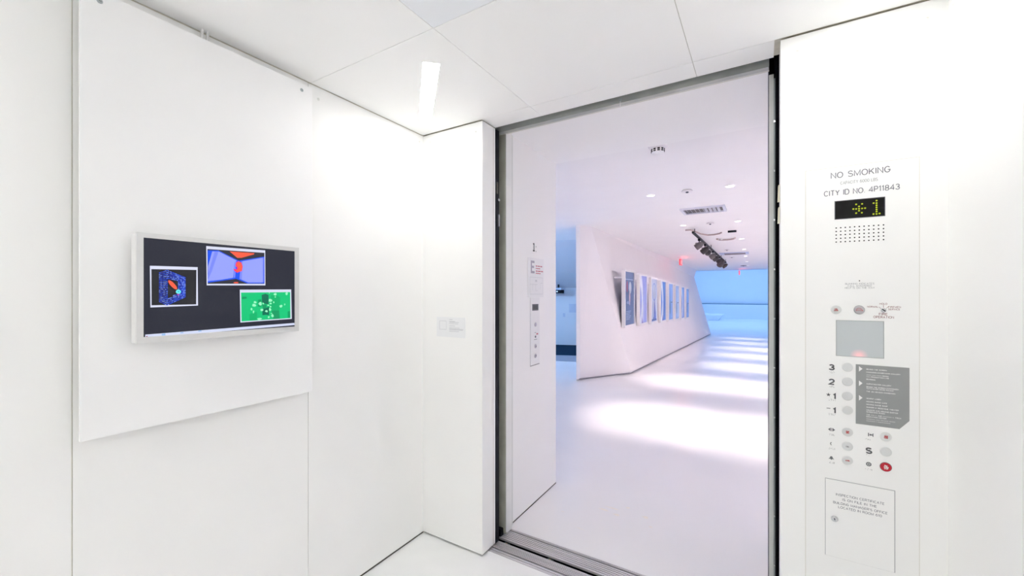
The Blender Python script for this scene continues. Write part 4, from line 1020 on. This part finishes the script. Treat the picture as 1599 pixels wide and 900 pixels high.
# track with spot heads
TZ = 2.585; TX = -1.02
t = thing('light_track', (TX, 12.0, TZ), 'thin black lighting track hanging along the gallery ceiling', 'track')
MB().box(TX - .018, TX + .018, 7.85, 16.1, TZ - .016, TZ + .016).build('rail', blackm, t)
for yy in (8.1, 11.0, 14.0, 15.9): MB().box(TX - .006, TX + .006, yy - .006, yy + .006, TZ + .016, GZ).build('hanger', blackm, t)
greym = mat('track_head_grey', (.07, .06, .06), .45, metal=.2, noise=.08, nscale=20); silverm = mat('track_head_silver', (.17, .15, .155), .4, metal=.4, noise=.06, nscale=20)
heads = [(8.75, -1, .16, 'nearest silver spot head on the lighting track', silverm), (9.75, 0, .17, 'second spot head on the lighting track, turned sideways', greym), (10.35, 1, .12, 'third small spot head on the lighting track', greym),
         (11.45, -1, .16, 'fourth spot head on the lighting track', silverm), (12.25, 0, .15, 'fifth spot head near the middle of the lighting track', greym), (13.3, -1, .15, 'sixth spot head on the lighting track', greym),
         (14.0, 1, .30, 'large grey floodlight head on the lighting track', greym), (15.6, -1, .18, 'farthest spot head on the lighting track', greym)]
for i, (y, d_, L, lb, m_) in enumerate(heads):
    t = thing('spot_head', (TX, y, TZ - .016), lb, 'spotlight', 'spot heads on the lighting track')
    MB().box(TX - .022, TX + .022, y - .05, y + .05, TZ - .055, TZ - .016).build('adapter', blackm, t, bevel=.004)
    MB().box(TX - .008, TX + .008, y - .008, y + .008, TZ - .11, TZ - .055).build('stem', blackm, t)
    ax = Vector((-.75, .25 + .35 * d_, -.55)).normalized() if d_ <= 0 else Vector((-.25, .8, -.35)).normalized()
    up_ = Vector((0, 0, 1)); u_ = ax.cross(up_).normalized(); v_ = u_.cross(ax)
    c_ = Vector((TX, y, TZ - .14))
    f = Fr(c_ - ax * L * .5, u_, v_, ax)
    R0 = .060 if L < .25 else .095
    MB().lathe(f, 0, 0, [(R0 * .55, 0), (R0 * .8, L * .25), (R0, L * .35), (R0, L), (R0 * .82, L), (R0 * .80, L * .9)], m_, 18).build('barrel', None, t, smooth=True)
    MB().disc(f, 0, 0, R0 * .72, L * .905, L * .92, emit('track_lens', (1.0, .85, .75), 1.5), 14).build('lens', None, t)
    mb = MB()
    for s_ in (-1, 1): mb.box(TX + s_ * (R0 + .004) - .004, TX + s_ * (R0 + .004) + .004, y - .012, y + .012, TZ - .15, TZ - .09)
    mb.box(TX - R0 - .008, TX + R0 + .008, y - .012, y + .012, TZ - .098, TZ - .09)
    mb.build('yoke', blackm, t)
    l = bpy.data.lights.new('track_beam', 'SPOT'); l.energy = TRACK_W; l.color = (1.0, .74, .70); l.spot_size = math.radians(75); l.spot_blend = .7; l.shadow_soft_size = .04
    o = bpy.data.objects.new('track_beam', l); COL.objects.link(o); o.parent = t
    tip = c_ + ax * (L * .55) - Vector(t.location); o.location = tip
    aim = Vector((-2.2, y + (.4 if d_ <= 0 else .9), 1.1)) - c_
    o.rotation_euler = aim.to_track_quat('-Z', 'Y').to_euler()

# made-up cove on the right gallery wall, housing the added fill light
t = thing('cove_light', (2.05, 10.5, 2.0), 'long white uplight cove on the right gallery wall, behind the door jamb', 'cove light')
MB().box(1.72, 2.2, 3.1, 17.9, 2.00, 2.04).build('cove_shelf', galw, t); MB().box(1.72, 1.75, 3.1, 17.9, 2.04, 2.16).build('cove_lip', galw, t)

# exit signs
exm = emit('exit_red', (255, 70, 84), 1.15)
def exit_sign(x, y, z0, z1, along_y, label, w_=.34):
    t = thing('exit_sign', (x, y, z0), label, 'exit sign')
    if along_y:
        MB().box(x - .02, x + .02, y - w_ / 2, y + w_ / 2, z0, z1).build('housing', exm, t)
        f = WX(x + .02); mb = MB().text(f, 'EXIT', y, z0 + (z1 - z0) * .25, (z1 - z0) * .75, .001, white_txt, fit=w_ * .8)
        MB().box(x - .01, x + .01, y - .01, y + .01, z1, GZ).build('stem', light_steel, t)
    else:
        MB().box(x - w_ / 2, x + w_ / 2, y - .02, y + .02, z0, z1).build('housing', exm, t)
        f = WY(y - .02); mb = MB().text(f, 'EXIT', x, z0 + (z1 - z0) * .25, (z1 - z0) * .75, .001, white_txt, fit=w_ * .8)
        MB().box(x - .01, x + .01, y - .01, y + .01, z1, GZ).build('stem', light_steel, t)
    mb.build('lettering', None, t, flip=False)
    l = bpy.data.lights.new('exit_glow', 'POINT'); l.energy = 3.0; l.color = (1.0, .12, .12); l.shadow_soft_size = .05
    o = bpy.data.objects.new('exit_glow', l); COL.objects.link(o); o.parent = t; o.location = (.10, -.05, (z1 - z0) * .5)
exit_sign(-2.24, 14.4, 2.43, 2.63, True, 'red glowing exit sign above the row of posters')
exit_sign(-.86, 22.6, 2.40, 2.60, True, 'small red exit sign at the far end of the gallery')

# bench in the lobby
t = thing('lobby_bench', (-2.9, 35.2, fz(24)), 'white angular bench on the blue lobby floor', 'bench')
zb = fz(24); zt = -.09
def bp(x, y, z): return (x, y, z)
lo = [(-5.2, 34.6, zb), (-2.75, 34.6, zb), (-2.75, 36.0, zb), (-5.2, 36.0, zb)]
hi = [(-5.4, 34.4, zt - .08), (-2.42, 34.4, zt - .08), (-2.42, 36.2, zt - .08), (-5.4, 36.2, zt - .08)]
MB().prism(lo, hi).build('plinth', lobw, t)
MB().prism(hi, [(x, y, zt) for x, y, z in hi]).build('seat', mat('bench_white', (.90, .92, .93), .4, noise=.01, nscale=4), t)
